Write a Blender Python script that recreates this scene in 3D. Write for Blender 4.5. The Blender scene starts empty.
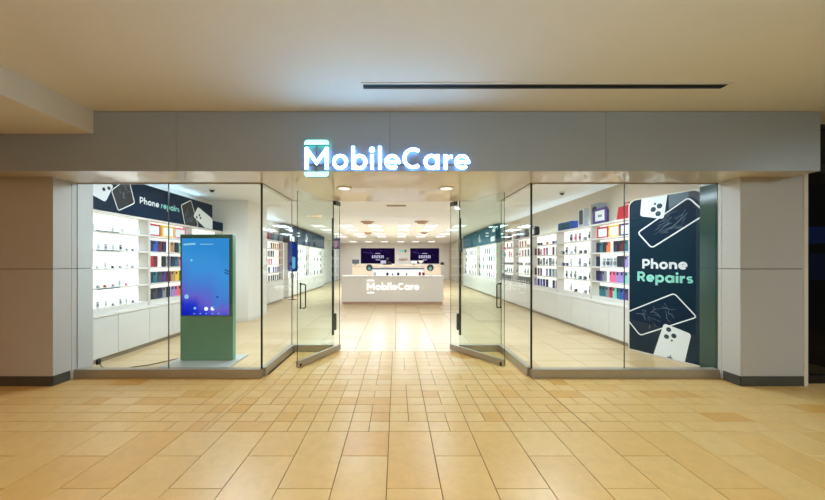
import bpy, bmesh, math, random
from mathutils import Vector, Matrix
random.seed(7)
SC = bpy.context.scene
COL = SC.collection

# ---------------------------------------------------------------- camera
F, U0, V0, EYE = 325.0, 396.5, 261.5, 1.6          # focal length in px, vanishing point, eye height
cam_d = bpy.data.cameras.new('camera')
cam = bpy.data.objects.new('camera', cam_d)
COL.objects.link(cam)
cam.location = (0, 0, EYE)
cam.rotation_euler = (math.pi / 2, 0, 0)
cam_d.sensor_fit = 'HORIZONTAL'
cam_d.sensor_width = 36.0
cam_d.lens = 36.0 * F / 825.0
cam_d.shift_x = (412.5 - U0) / 825.0
cam_d.shift_y = (V0 - 250.0) / 825.0
cam_d.clip_start = 0.05
cam_d.clip_end = 200
SC.camera = cam

# ---------------------------------------------------------------- light
vs = SC.view_settings
vs.view_transform = 'Standard'
vs.look = 'None'
vs.gamma = 1.0
vs.use_curve_mapping = False
vs.exposure = -0.06
SC.cycles.use_denoising = True
SC.cycles.max_bounces = 10
SC.cycles.transparent_max_bounces = 24
SC.cycles.sample_clamp_indirect = 6.0

world = bpy.data.worlds.new('mall_ambient')
SC.world = world
world.use_nodes = True
bg = world.node_tree.nodes['Background']
bg.inputs[0].default_value = (1.0, 0.93, 0.84, 1)
bg.inputs[1].default_value = 0.045


def area(name, loc, size, power, color, shape='RECTANGLE', rot=(0, 0, 0), spread=math.pi):
    d = bpy.data.lights.new(name, 'AREA')
    d.shape = shape
    d.size = size[0]
    if shape in ('RECTANGLE', 'ELLIPSE'):
        d.size_y = size[1]
    d.energy = power
    d.color = color
    d.spread = spread
    o = bpy.data.objects.new(name, d)
    o.location = loc
    o.rotation_euler = rot
    COL.objects.link(o)
    return o


WARM = (1.0, 0.80, 0.52)
COOL = (0.70, 0.85, 1.0)
# mall concourse lamps in the ceiling behind the viewer: amber to the left, neutral to the right
AMBER = (1.0, 0.40, 0.07)
NEUT = (0.74, 0.92, 1.0)
for x, y, p, c in ((-7.7, 1.8, 38, AMBER), (-3.2, -0.9, 34, AMBER), (0.6, -0.5, 84, WARM), (7.4, 1.2, 95, NEUT), (-2, -5, 50, AMBER), (5, -5, 110, NEUT)):
    area('mall_lamp', (x, y, 3.36 if x > -3.6 else 3.1), (0.6, 0.6), p, c)
# added fill light behind the viewer, brightens the mall ceiling
area('added_mall_fill', (0.9, -0.6, 2.6), (4.0, 0.3), 190, (0.44, 0.78, 1.0), rot=(math.pi, 0, 0))
# shop ceiling lamps (each sits under a fixture built further down)
PANEL_ROWS = (15.0, 16.8, 19.5, 21.4, 27.0)
PANEL_COLS = (-3.6, -2.3, -1.0, 0.35, 1.6, 2.9)
ADDED_FRONT_PANELS = [(-3.1, 6.0), (2.9, 6.0), (-2.4, 5.4), (2.3, 5.4), (-1.0, 8.1), (1.0, 8.1)]  # unseen panels added to light the front of the shop
CEIL = 3.25
for x, y in ADDED_FRONT_PANELS:
    area('shop_panel_lamp', (x, y, CEIL - 0.03), (0.55, 1.1), 60 if abs(x) > 2 else 46, COOL)
# added upward fill strips that brighten the shop ceiling above shelving and header sign
UP = (0.58, 0.84, 1.0)
area('added_shop_fill', (4.62, 9.8, 2.43), (0.06, 7.2), 17, UP, rot=(math.pi, 0, 0))
area('added_shop_fill', (-4.96, 11.7, 2.43), (0.06, 3.2), 18, UP, rot=(math.pi, 0, 0))
area('added_shop_fill', (-4.9, 6.5, 3.04), (0.06, 3.2), 7, UP, rot=(math.pi, 0, 0))
for y in PANEL_ROWS:
    for x in PANEL_COLS:
        area('shop_panel_lamp', (x, y, CEIL - 0.03), (0.55, 1.1), 38 if y < 18 else 24, COOL)
for x in (-0.62, 0.62):
    area('soffit_downlight_lamp', (x, 4.79, 2.66), (0.12, 0.12), 6, COOL, 'DISK')


# ---------------------------------------------------------------- helpers
def lin(c):
    def f(v):
        v /= 255.0
        return v / 12.92 if v <= 0.04045 else ((v + 0.055) / 1.055) ** 2.4
    return (f(c[0]), f(c[1]), f(c[2]), 1.0)


def mat(name, rgb, rough=0.5, metal=0.0, vary=0.06, scale=6.0, bump=0.0, coat=0.0, spec=0.5, emit=0.0):
    m = bpy.data.materials.new(name)
    m.use_nodes = True
    nt = m.node_tree
    b = nt.nodes['Principled BSDF']
    c = lin(rgb)
    tc = nt.nodes.new('ShaderNodeTexCoord')
    n = nt.nodes.new('ShaderNodeTexNoise')
    n.inputs['Scale'].default_value = scale
    n.inputs['Detail'].default_value = 3
    nt.links.new(tc.outputs['Object'], n.inputs['Vector'])
    r = nt.nodes.new('ShaderNodeMix')
    r.data_type = 'RGBA'
    r.inputs['A'].default_value = tuple(v * (1 - vary) for v in c[:3]) + (1,)
    r.inputs['B'].default_value = tuple(min(1, v * (1 + vary)) for v in c[:3]) + (1,)
    nt.links.new(n.outputs['Fac'], r.inputs['Factor'])
    nt.links.new(r.outputs['Result'], b.inputs['Base Color'])
    b.inputs['Roughness'].default_value = rough
    b.inputs['Metallic'].default_value = metal
    b.inputs['Specular IOR Level'].default_value = spec
    if coat:
        b.inputs['Coat Weight'].default_value = coat
        b.inputs['Coat Roughness'].default_value = 0.05
    if emit:
        b.inputs['Emission Color'].default_value = c
        b.inputs['Emission Strength'].default_value = emit
    if bump:
        bp = nt.nodes.new('ShaderNodeBump')
        bp.inputs['Strength'].default_value = bump
        bp.inputs['Distance'].default_value = 0.01
        nt.links.new(n.outputs['Fac'], bp.inputs['Height'])
        nt.links.new(bp.outputs['Normal'], b.inputs['Normal'])
    return m


def emis(name, rgb, strength):
    m = bpy.data.materials.new(name)
    m.use_nodes = True
    nt = m.node_tree
    nt.nodes.clear()
    e = nt.nodes.new('ShaderNodeEmission')
    e.inputs[0].default_value = lin(rgb)
    e.inputs[1].default_value = strength
    o = nt.nodes.new('ShaderNodeOutputMaterial')
    nt.links.new(e.outputs[0], o.inputs[0])
    return m


def glass(name, tint):
    m = bpy.data.materials.new(name)
    m.use_nodes = True
    nt = m.node_tree
    nt.nodes.clear()
    N = nt.nodes.new
    t = N('ShaderNodeBsdfTransparent'); t.inputs[0].default_value = tint
    g = N('ShaderNodeBsdfGlossy'); g.inputs['Roughness'].default_value = 0.0
    g.inputs['Color'].default_value = (0.95, 1, 0.97, 1)
    fr = N('ShaderNodeFresnel'); fr.inputs['IOR'].default_value = 1.5
    geo = N('ShaderNodeNewGeometry')
    inv = N('ShaderNodeMath'); inv.operation = 'SUBTRACT'; inv.inputs[0].default_value = 1.0
    mul = N('ShaderNodeMath'); mul.operation = 'MULTIPLY'
    mx = N('ShaderNodeMixShader'); o = N('ShaderNodeOutputMaterial')
    L = nt.links.new
    L(geo.outputs['Backfacing'], inv.inputs[1])
    L(fr.outputs[0], mul.inputs[0]); L(inv.outputs[0], mul.inputs[1])
    L(mul.outputs[0], mx.inputs[0]); L(t.outputs[0], mx.inputs[1]); L(g.outputs[0], mx.inputs[2])
    L(mx.outputs[0], o.inputs[0])
    return m


def stone(name, rgb, rgb2, rough, vein, streak=1.0):
    """polished limestone tile: tone shifts from tile to tile, cloudy veins"""
    m = bpy.data.materials.new(name)
    m.use_nodes = True
    nt = m.node_tree
    b = nt.nodes['Principled BSDF']
    b.inputs['Specular IOR Level'].default_value = 0.4
    N = nt.nodes.new; L = nt.links.new
    oi = N('ShaderNodeObjectInfo'); geo = N('ShaderNodeNewGeometry')
    add = N('ShaderNodeMath'); add.operation = 'ADD'
    L(oi.outputs['Random'], add.inputs[0]); L(geo.outputs['Random Per Island'], add.inputs[1])
    fr = N('ShaderNodeMath'); fr.operation = 'FRACT'; L(add.outputs[0], fr.inputs[0])
    ramp = N('ShaderNodeValToRGB')
    ramp.color_ramp.elements[0].color = lin(rgb); ramp.color_ramp.elements[0].position = 0.05
    ramp.color_ramp.elements[1].color = lin(rgb2); ramp.color_ramp.elements[1].position = 1.0
    e = ramp.color_ramp.elements.new(0.78)
    e.color = lin(tuple(0.72 * a + 0.28 * c for a, c in zip(rgb, rgb2)))
    L(fr.outputs[0], ramp.inputs[0])
    no = N('ShaderNodeTexNoise'); no.inputs['Scale'].default_value = 5.0; no.inputs['Detail'].default_value = 6
    no.inputs['Distortion'].default_value = 0.8
    mp = N('ShaderNodeMapping'); mp.inputs['Scale'].default_value = (1.0 / streak, 1, 1)
    L(geo.outputs['Position'], mp.inputs['Vector']); L(mp.outputs['Vector'], no.inputs['Vector'])
    r2 = N('ShaderNodeMapRange')
    no.inputs['Scale'].default_value = 9.0 if streak == 1 else 5.0; no.inputs['Roughness'].default_value = 0.65
    r2.inputs['From Min'].default_value = 0.25; r2.inputs['From Max'].default_value = 0.75
    r2.inputs['To Min'].default_value = 1 - vein * 2; r2.inputs['To Max'].default_value = 1.0
    L(no.outputs['Fac'], r2.inputs['Value'])
    mx = N('ShaderNodeMix'); mx.data_type = 'RGBA'; mx.blend_type = 'MULTIPLY'; mx.inputs['Factor'].default_value = 1
    L(ramp.outputs[0], mx.inputs['A']); L(r2.outputs[0], mx.inputs['B'])
    L(mx.outputs['Result'], b.inputs['Base Color'])
    rr = N('ShaderNodeMapRange'); rr.inputs['To Min'].default_value = rough - (0.05 if streak == 1 else 0.0); rr.inputs['To Max'].default_value = rough + (0.07 if streak == 1 else 0.0)
    L(no.outputs['Fac'], rr.inputs['Value']); L(rr.outputs[0], b.inputs['Roughness'])
    return m


class MB:
    """mesh collector in world coordinates"""
    def __init__(self):
        self.v, self.f, self.mi, self.mats, self.cur = [], [], [], [], 0

    def use(self, m):
        if m not in self.mats:
            self.mats.append(m)
        self.cur = self.mats.index(m)
        return self

    def poly(self, pts):
        n = len(self.v)
        self.v += [tuple(p) for p in pts]
        self.f.append(tuple(range(n, n + len(pts))))
        self.mi.append(self.cur)

    def box(self, a, b, ch=0.0):
        x0, x1 = sorted((a[0], b[0])); y0, y1 = sorted((a[1], b[1])); z0, z1 = sorted((a[2], b[2]))
        if ch <= 0:
            n = len(self.v)
            self.v += [(x, y, z) for z in (z0, z1) for y in (y0, y1) for x in (x0, x1)]
            for q in ((0, 2, 3, 1), (4, 5, 7, 6), (0, 1, 5, 4), (2, 6, 7, 3), (0, 4, 6, 2), (1, 3, 7, 5)):
                self.f.append(tuple(n + i for i in q)); self.mi.append(self.cur)
            return self
        bm = bmesh.new()
        vs_ = [bm.verts.new((x, y, z)) for z in (z0, z1) for y in (y0, y1) for x in (x0, x1)]
        for q in ((0, 2, 3, 1), (4, 5, 7, 6), (0, 1, 5, 4), (2, 6, 7, 3), (0, 4, 6, 2), (1, 3, 7, 5)):
            bm.faces.new([vs_[i] for i in q])
        bmesh.ops.bevel(bm, geom=bm.edges[:], offset=ch, segments=1, affect='EDGES')
        self.addbm(bm)
        return self

    def addbm(self, bm):
        n = len(self.v)
        bm.verts.index_update()
        self.v += [tuple(v.co) for v in bm.verts]
        for f in bm.faces:
            self.f.append(tuple(n + v.index for v in f.verts)); self.mi.append(self.cur)
        bm.free()

    def prism(self, pts, off):
        """closed prism: pts (3-D outline, ccw seen from the +off side) extruded by vector off"""
        n = len(self.v); k = len(pts)
        o = Vector(off)
        self.v += [tuple(p) for p in pts] + [tuple(Vector(p) + o) for p in pts]
        self.f.append(tuple(n + i for i in reversed(range(k)))); self.mi.append(self.cur)
        self.f.append(tuple(n + k + i for i in range(k))); self.mi.append(self.cur)
        for i in range(k):
            j = (i + 1) % k
            self.f.append((n + i, n + j, n + k + j, n + k + i)); self.mi.append(self.cur)
        return self

    def tube(self, pts, r, seg=8, cap=True):
        pts = [Vector(p) for p in pts]
        rings = []
        up = None
        for i, p in enumerate(pts):
            d = (pts[min(i + 1, len(pts) - 1)] - pts[max(i - 1, 0)]).normalized()
            if up is None or abs(up.dot(d)) > 0.95:
                up = Vector((0, 0, 1)) if abs(d.z) < 0.9 else Vector((1, 0, 0))
            a = d.cross(up).normalized(); b = d.cross(a).normalized()
            up = -b if False else up
            rr = r[i] if isinstance(r, (list, tuple)) else r
            n = len(self.v)
            for s in range(seg):
                t = 2 * math.pi * s / seg
                self.v.append(tuple(p + a * math.cos(t) * rr + b * math.sin(t) * rr))
            rings.append(n)
        for q in range(len(rings) - 1):
            for s in range(seg):
                t = (s + 1) % seg
                self.f.append((rings[q] + s, rings[q] + t, rings[q + 1] + t, rings[q + 1] + s)); self.mi.append(self.cur)
        if cap:
            self.f.append(tuple(rings[0] + s for s in reversed(range(seg)))); self.mi.append(self.cur)
            self.f.append(tuple(rings[-1] + s for s in range(seg))); self.mi.append(self.cur)
        return self

    def lathe(self, c, prof, seg=16):
        """prof: list of (r, z) going up, around the vertical axis through c"""
        n = len(self.v)
        for r, z in prof:
            for s in range(seg):
                t = 2 * math.pi * s / seg
                self.v.append((c[0] + r * math.cos(t), c[1] + r * math.sin(t), c[2] + z))
        for q in range(len(prof) - 1):
            for s in range(seg):
                t = (s + 1) % seg
                self.f.append((n + q * seg + s, n + q * seg + t, n + (q + 1) * seg + t, n + (q + 1) * seg + s)); self.mi.append(self.cur)
        self.f.append(tuple(n + s for s in reversed(range(seg)))); self.mi.append(self.cur)
        m_ = n + (len(prof) - 1) * seg
        self.f.append(tuple(m_ + s for s in range(seg))); self.mi.append(self.cur)
        return self

    def build(self, name, m=None, parent=None, smooth=False, origin=None):
        me = bpy.data.meshes.new(name)
        o_ = Vector(origin) if origin is not None else (parent_world(parent) if parent else Vector((0, 0, 0)))
        me.from_pydata([tuple(Vector(v) - o_) for v in self.v], [], self.f)
        if m is not None:
            me.materials.append(m)
        else:
            for q in self.mats:
                me.materials.append(q)
            me.polygons.foreach_set('material_index', self.mi)
        if smooth:
            me.polygons.foreach_set('use_smooth', [True] * len(me.polygons))
        me.update()
        ob = bpy.data.objects.new(name, me)
        COL.objects.link(ob)
        if parent:
            ob.parent = parent
            if origin is not None:
                ob.location = o_ - parent_world(parent)
        else:
            ob.location = o_
        return ob


def parent_world(p):
    w = Vector((0, 0, 0))
    while p:
        w += p.location
        p = p.parent
    return w


def tag(o, label, cat, group=None):
    o['label'] = label
    o['category'] = cat
    if group:
        o['group'] = group
    return o


def thing(name, loc, label, cat, group=None):
    o = bpy.data.objects.new(name, None)
    o.empty_display_size = 0.1
    COL.objects.link(o)
    o.location = loc
    return tag(o, label, cat, group)


def struct(o):
    o['kind'] = 'structure'
    return o


def empty_struct(name, loc=(0, 0, 0)):
    o = bpy.data.objects.new(name, None)
    o.empty_display_size = 0.1
    COL.objects.link(o)
    o.location = loc
    return struct(o)


def bx(name, a, b, m, parent=None, ch=0.0):
    return MB().box(a, b, ch).build(name, m, parent)


def rrect(w, h, r, seg=5, cx=0.0, cy=0.0):
    pts = []
    for sx, sy, a0 in ((1, -1, -90), (1, 1, 0), (-1, 1, 90), (-1, -1, 180)):
        for k in range(seg + 1):
            a = math.radians(a0 + 90.0 * k / seg)
            pts.append((cx + sx * (w / 2 - r) + r * math.cos(a), cy + sy * (h / 2 - r) + r * math.sin(a)))
    return pts


def clip(poly, conv):
    """clip a polygon by a convex ccw polygon (2-D)"""
    out = list(poly)
    for i in range(len(conv)):
        a, b = conv[i], conv[(i + 1) % len(conv)]
        if not out:
            return []
        src, out = out, []
        def side(p): return (b[0] - a[0]) * (p[1] - a[1]) - (b[1] - a[1]) * (p[0] - a[0])
        for j in range(len(src)):
            p, q = src[j], src[(j + 1) % len(src)]
            sp, sq = side(p), side(q)
            if sp >= 0:
                out.append(p)
            if (sp > 0 > sq) or (sp < 0 < sq):
                t = sp / (sp - sq)
                out.append((p[0] + (q[0] - p[0]) * t, p[1] + (q[1] - p[1]) * t))
    return out


# ---------------------------------------------------------------- lettering (geometric strokes)
def arc(cx, cy, r, a0, a1, n=18, ry=None):
    ry = ry or r
    return [(cx + r * math.cos(math.radians(a0 + (a1 - a0) * k / n)), cy + ry * math.sin(math.radians(a0 + (a1 - a0) * k / n))) for k in range(n + 1)]


GL = {  # ink width, strokes; cap height 205, x-height 138, stroke 42
    'M': (230, [[(21, 0), (21, 205)], [(21, 190), (115, 62), (209, 190)], [(209, 205), (209, 0)]]),
    'o': (156, [arc(78, 69, 57, 0, 360, 28)]),
    'b': (158, [[(21, 0), (21, 214)], arc(80, 69, 57, 0, 360, 28)]),
    'i': (48, [[(24, 0), (24, 138)], 'dot']),
    'l': (42, [[(21, 0), (21, 214)]]),
    'e': (150, [arc(75, 69, 55, 0, 318, 26), [(22, 66), (148, 66)]]),
    'C': (186, [arc(103, 103, 83, 52, 308, 24)]),
    'a': (158, [arc(76, 69, 57, 0, 360, 28), [(136, 0), (136, 138)]]),
    'r': (86, [[(21, 0), (21, 138)], arc(74, 64, 54, 172, 78, 8)]),
    'P': (150, [[(21, 0), (21, 205)], [(21, 184), (80, 184)] + arc(80, 132, 52, 90, -90, 10) + [(21, 80)]]),
    'R': (160, [[(21, 0), (21, 205)], [(21, 184), (82, 184)] + arc(82, 134, 50, 90, -90, 10) + [(21, 84)], [(72, 88), (140, 0)]]),
    'h': (140, [[(21, 0), (21, 214)], [(21, 60)] + arc(70, 69, 49, 172, 0, 12) + [(119, 0)]]),
    'n': (140, [[(21, 0), (21, 138)], [(21, 60)] + arc(70, 69, 49, 172, 0, 12) + [(119, 0)]]),
    'p': (158, [[(21, -70), (21, 138)], arc(80, 69, 57, 0, 360, 28)]),
    's': (108, [arc(54, 95, 36, 35, 270, 10, 25) + arc(54, 45, 36, 90, -145, 10, 25)[1:]]),
}


def ribbons(strokes, w=42):
    """stroke centre lines -> list of 2-D quads"""
    out = []
    for st in strokes:
        if st == 'dot':
            out.append([(24 + 25 * math.cos(2 * math.pi * k / 14), 182 + 25 * math.sin(2 * math.pi * k / 14)) for k in range(14)])
            continue
        P = [Vector(p) for p in st]
        closed = (P[0] - P[-1]).length < 1e-3
        L, R = [], []
        n = len(P)
        for i in range(n):
            if closed:
                d0 = (P[i] - P[i - 1 if i else n - 2]).normalized(); d1 = (P[(i + 1) if i < n - 1 else 1] - P[i]).normalized()
            else:
                d0 = (P[i] - P[max(i - 1, 0)]); d1 = (P[min(i + 1, n - 1)] - P[i])
                d0 = d0.normalized() if d0.length > 1e-6 else d1.normalized()
                d1 = d1.normalized() if d1.length > 1e-6 else d0
            d = (d0 + d1).normalized()
            nn = Vector((-d.y, d.x))
            k = 1.0 / max(0.45, nn.dot(Vector((-d0.y, d0.x))))
            L.append(P[i] + nn * w / 2 * k); R.append(P[i] - nn * w / 2 * k)
        for i in range(n - 1):
            out.append([tuple(R[i]), tuple(R[i + 1]), tuple(L[i + 1]), tuple(L[i])])
    return out


def letters(text, origin, ux, uz, nrm, s, depth, m, parent, gap=28, xs=None, side=None, weight=42, back=None):
    """each letter a mesh of its own; origin = baseline start, ux/uz in-plane axes, nrm faces the reader, s metres per unit"""
    O, UX, UZ, NR = Vector(origin), Vector(ux), Vector(uz), Vector(nrm)
    x = 0.0
    for k, ch in enumerate(text):
        if ch == ' ':
            x += 90; continue
        w, st = GL[ch]
        x0 = xs[k] if xs else x
        mb = MB()
        if side:
            mb.use(m); mb.use(side)
        else:
            mb.use(m)
        for q in ribbons(st, weight * 0.72 if ch == 's' else weight):
            if depth > 0:
                base = [O + UX * (x0 + p[0]) * s + UZ * p[1] * s for p in q]
                top = [p + NR * depth for p in base]
                mb.use(m); mb.poly(top)
                mb.use(side or m)
                for i in range(len(q)):
                    j = (i + 1) % len(q)
                    mb.poly((base[i], base[j], top[j], top[i]))
                if back:
                    mb.use(back); mb.poly(base[::-1])
            else:
                mb.use(m); mb.poly([O + UX * (x0 + p[0]) * s + UZ * p[1] * s for p in q])
        mb.build('letter', None, parent)
        x = x0 + w + gap
    return x


# ---------------------------------------------------------------- materials
M = {}
M['tile'] = stone('honey_limestone', (224, 187, 121), (212, 160, 80), 0.30, 0.08)
M['tile_in'] = stone('pale_limestone', (222, 194, 150), (206, 172, 122), 0.28, 0.05, 8.0)
M['grout'] = mat('grout', (96, 68, 38), 0.9, vary=0.15, scale=30)
M['ceil'] = mat('mall_ceiling_paint', (226, 222, 214), 0.85, vary=0.02, scale=3)
M['ceil_in'] = mat('shop_ceiling_paint', (246, 248, 250), 0.8, vary=0.02, scale=3)
M['soffit'] = mat('gloss_soffit_panel', (216, 204, 188), 0.35, vary=0.02, scale=2, coat=0.6)
M['fascia'] = mat('grey_fascia_panel', (168, 177, 188), 0.38, vary=0.04, scale=1.2, spec=0.4)
M['pillar'] = mat('pale_pillar_panel', (190, 188, 184), 0.42, vary=0.03, scale=1.5, spec=0.4)
M['gap'] = mat('dark_panel_backing', (52, 48, 44), 0.8, vary=0.1)  # dark backing seen between the panels
M['skirt'] = mat('grey_green_skirting', (82, 84, 80), 0.4, metal=0.3, vary=0.08, scale=4)
M['return'] = mat('glossy_green_sheet', (18, 60, 50), 0.12, vary=0.15, scale=1.0)
M['alu'] = mat('satin_aluminium', (176, 168, 154), 0.36, metal=0.55, vary=0.05, scale=12)
M['steel'] = mat('dark_bronze_steel', (84, 78, 66), 0.25, metal=0.9, vary=0.05, scale=12)
M['glass'] = glass('clear_glass', (0.955, 0.975, 0.963, 1))
M['dglass'] = glass('green_door_glass', (0.93, 0.962, 0.942, 1))
M['smoke'] = glass('smoked_glass', (0.30, 0.34, 0.40, 1))
M['gedge'] = mat('green_glass_edge', (26, 58, 46), 0.15, vary=0.2, scale=9)
M['silicone'] = mat('grey_silicone', (128, 132, 136), 0.4, vary=0.05)
M['seal'] = mat('dark_green_edge_strip', (16, 44, 36), 0.3, vary=0.2, scale=9)
M['wall'] = mat('shop_wall_paint', (226, 224, 220), 0.7, vary=0.02, scale=2)
M['wall_tan'] = mat('beige_wall_paint', (206, 190, 168), 0.7, vary=0.02, scale=2)
M['col'] = mat('white_column_paint', (244, 241, 234), 0.6, vary=0.02, scale=2)
M['white'] = mat('white_laminate', (236, 233, 228), 0.45, vary=0.02, scale=4)
M['cab'] = mat('pale_cabinet_laminate', (220, 218, 212), 0.4, vary=0.02, scale=3)
M['shelf'] = mat('shelf_laminate', (226, 222, 216), 0.4, vary=0.02, scale=3)
M['lit'] = mat('backlit_shelf_panel', (250, 250, 246), 0.5, vary=0.01, scale=3, emit=0.9)
M['divider'] = mat('divider_laminate', (208, 202, 194), 0.45, vary=0.03, scale=3)
M['toe'] = mat('toe_kick', (150, 138, 120), 0.5, vary=0.05)
M['teal'] = mat('dark_teal_print', (2, 40, 58), 0.5, vary=0.18, scale=1.5, spec=0.15)
M['navy'] = mat('dark_navy_print', (6, 36, 60), 0.5, vary=0.2, scale=1.2, spec=0.15)
M['teal2'] = mat('mid_teal_print', (10, 84, 104), 0.5, vary=0.15, scale=1.2, spec=0.15)
M['print_white'] = mat('white_print', (238, 242, 244), 0.5, vary=0.02)
M['print_mint'] = mat('mint_print', (150, 228, 214), 0.5, vary=0.03)
M['print_grey'] = mat('grey_print', (92, 112, 126), 0.5, vary=0.1)
M['print_dark'] = mat('black_print', (12, 16, 22), 0.4, vary=0.1)
M['black'] = mat('black_plastic', (12, 12, 14), 0.4, vary=0.1)
M['kiosk'] = mat('grey_green_kiosk_metal', (116, 168, 144), 0.3, vary=0.05, scale=10)
M['kdark'] = mat('kiosk_bezel', (84, 122, 102), 0.3, vary=0.1)
M['plate'] = mat('kiosk_base_plate', (206, 208, 204), 0.35, metal=0.2, vary=0.04)
M['counter'] = mat('beige_counter_laminate', (236, 228, 217), 0.4, vary=0.02, scale=2)
M['counter_b'] = mat('tan_counter_plinth', (186, 154, 128), 0.5, vary=0.04)
M['sign_face'] = emis('sign_face_light', (140, 204, 255), 34.0)
M['sign_side'] = mat('sign_return', (30, 90, 120), 0.5, emit=0.25)
M['sign_halo'] = emis('sign_halo_light', (110, 175, 255), 9.0)
M['sign_mint'] = emis('sign_mint_bar_light', (170, 255, 244), 2.2)
M['sign_mint_side'] = mat('sign_mint_return', (10, 110, 110), 0.5, emit=0.4)
M['sign_mint_halo'] = emis('sign_mint_halo_light', (60, 230, 210), 4.0)
M['panel_light'] = emis('ceiling_panel_light', (255, 253, 250), 1.5)
M['spot_light'] = emis('downlight_glow', (255, 244, 228), 1.3)
M['led_white'] = emis('lit_display_front', (250, 252, 255), 1.1)
M['trimw'] = mat('white_metal_trim', (222, 214, 202), 0.4, vary=0.03)
M['rubber'] = mat('black_cable', (24, 22, 20), 0.6, vary=0.1)

# ---------------------------------------------------------------- plan of the place (metres)
YP, YF, YG, YB = 4.177, 3.889, 4.444, 5.79      # pillar plane, fascia face, shop-window plane, door line
ZS, ZC = 2.683, 3.40                            # soffit, mall ceiling
XO, XW, XD = 4.42, 1.86, 1.12                   # window opening, wing panes, door opening (half widths)
XL, XR = 4.66, 4.30                             # shelving faces left and right
YEND = 30.0

# ---------------------------------------------------------------- floors
TS = 0.1925
XJ = -0.0706


def floor_tiles(root, rects, matname, limit=300, thick=0.012):
    """rects: (x0, x1, y0, y1); the largest-showing ones are parts, the rest one joined part"""
    def rank(r):
        x, y = (r[0] + r[1]) / 2, (r[2] + r[3]) / 2
        if y < 2.0:
            return 0
        u = U0 + F * x / y
        vis = 1.0 if -25 < u < 850 else 0.02
        return vis * (r[1] - r[0]) * (r[3] - r[2]) / y ** 3
    rects = sorted(rects, key=rank, reverse=True)
    cache = {}
    g = 0.003
    for r in rects[:limit]:
        w, d = round(r[1] - r[0], 4), round(r[3] - r[2], 4)
        if (w, d) not in cache:
            mb = MB(); mb.box((-w / 2 + g, -d / 2 + g, -thick), (w / 2 - g, d / 2 - g, 0), 0.0012)
            ob = mb.build('tile', M[matname], root, origin=(0, 0, 0))
            cache[(w, d)] = ob
        else:
            ob = cache[(w, d)].copy(); COL.objects.link(ob); ob.parent = root
        ob.location = ((r[0] + r[1]) / 2, (r[2] + r[3]) / 2, random.uniform(-0.0006, 0.0004))
    if len(rects) > limit:
        mb = MB()
        for r in rects[limit:]:
            mb.box((r[0] + g, r[2] + g, -thick), (r[1] - g, r[3] - g, 0))
        ob = mb.build('far_tiles', M[matname], root)
        ob['kind'] = 'stuff'


mb = MB()
mb.box((-9, -8, -0.1), (10, YG + 0.04, -0.006))
mb.box((-XW, YG + 0.04, -0.1), (XW, YB, -0.006))
floor = struct(mb.build('floor', M['grout']))
rects = []
# big slabs in front, laid in running bond
Y1 = 3.06
k0 = -16
for k in range(k0, 17):
    xa = XJ + 2 * TS * k; xb = xa + 2 * TS
    y = Y1
    first = 4 * TS if k % 2 == 0 else 2 * TS
    d = first
    while y > -7.5:
        rects.append((xa, xb, y - d, y)); y -= d; d = 4 * TS
# small tiles in front of the shop line
rows = int(math.ceil((YB - Y1) / TS))
for r in range(rows):
    ya, yb = Y1 + r * TS, min(Y1 + (r + 1) * TS, YB)
    wide = ya < YG - 0.02
    if wide:
        yb = min(yb, YG + 0.02) if ya + TS > YG + 0.02 else yb
        xa, xe = -32, 34
    else:
        xa, xe = -9, 10
    c = xa
    while c < xe:
        p2 = 0.62 if abs(XJ + c * TS) > 2.2 else 0.22
        n = 2 if random.random() < p2 and (c % 2 == 0 or abs(XJ + c * TS) > 2.2) else 1
        n = min(n, xe - c)
        a, b = XJ + c * TS, XJ + (c + n) * TS
        if not wide:
            a, b = max(a, -XW), min(b, XW)
        full = ya + TS
        for p, q in ((a, min(b, -XW)), (max(a, -XW), min(b, XW)), (max(a, XW), b)):
            if q - p > 0.02:
                rects.append((p, q, ya, full if (p >= -XW - 1e-6 and q <= XW + 1e-6 and full < YB) else yb))
        c += n
floor_tiles(floor, rects, 'tile')

mb = MB()
mb.box((-5.3, YB, -0.1), (5.0, YEND + 0.2, -0.006))
mb.box((-5.3, YG + 0.04, -0.1), (-XW, YB, -0.006))
mb.box((XW, YG + 0.04, -0.1), (5.0, YB, -0.006))
floor_in = struct(mb.build('floor_shop', M['grout']))
rects = []
TX, TY = 0.735, 0.3675
y = YG + 0.06
while y < YEND:
    yb = y + TY
    for k in range(-7, 7):
        a, b = -0.02 + TX * k, -0.02 + TX * (k + 1)
        a, b = max(a, -5.0), min(b, 4.7)
        if yb < YB + 0.02:
            if a < 0:
                b = min(b, -XW)
            else:
                a = max(a, XW)
        elif y < YB and -XW < b and a < XW:
            if a < -XW: b = -XW
            elif b > XW: a = XW
            else:
                if b - a > 0.02: rects.append((a, b, YB, yb))
                continue
        if b - a > 0.02:
            rects.append((a, b, y, yb))
    y = yb
floor_tiles(floor_in, rects, 'tile_in')

# ---------------------------------------------------------------- mall ceiling, fascia, pillars
XB = -3.62
ceil = struct(MB().box((XB, -8, ZC), (10, 6.0, ZC + 0.12)).build('ceiling', M['ceil']))
struct(MB().box((-9, -8, 3.126), (XB, YF, ZC + 0.12), 0.004).build('ceiling_drop', M['ceil']))

tr = struct(MB().box((-9, YF + 0.02, ZS + 0.012), (5.05, 4.52, ZC)).box((-1.95, 4.5, ZS + 0.012), (1.95, 5.86, ZC)).build('trim_1', M['gap']))
seams = [-9.0, -5.18, -2.63, -0.08, 2.507, 5.074]
for a, b in zip(seams[:-1], seams[1:]):
    bx('fascia_panel', (a + 0.0015, YF, ZS), (b - 0.0015, YF + 0.022, ZC - 0.006), M['fascia'], tr, 0.0012)
bx('end_panel', (5.05, YF + 0.022, ZS), (5.074, 4.6, ZC - 0.006), M['trimw'], tr)
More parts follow.
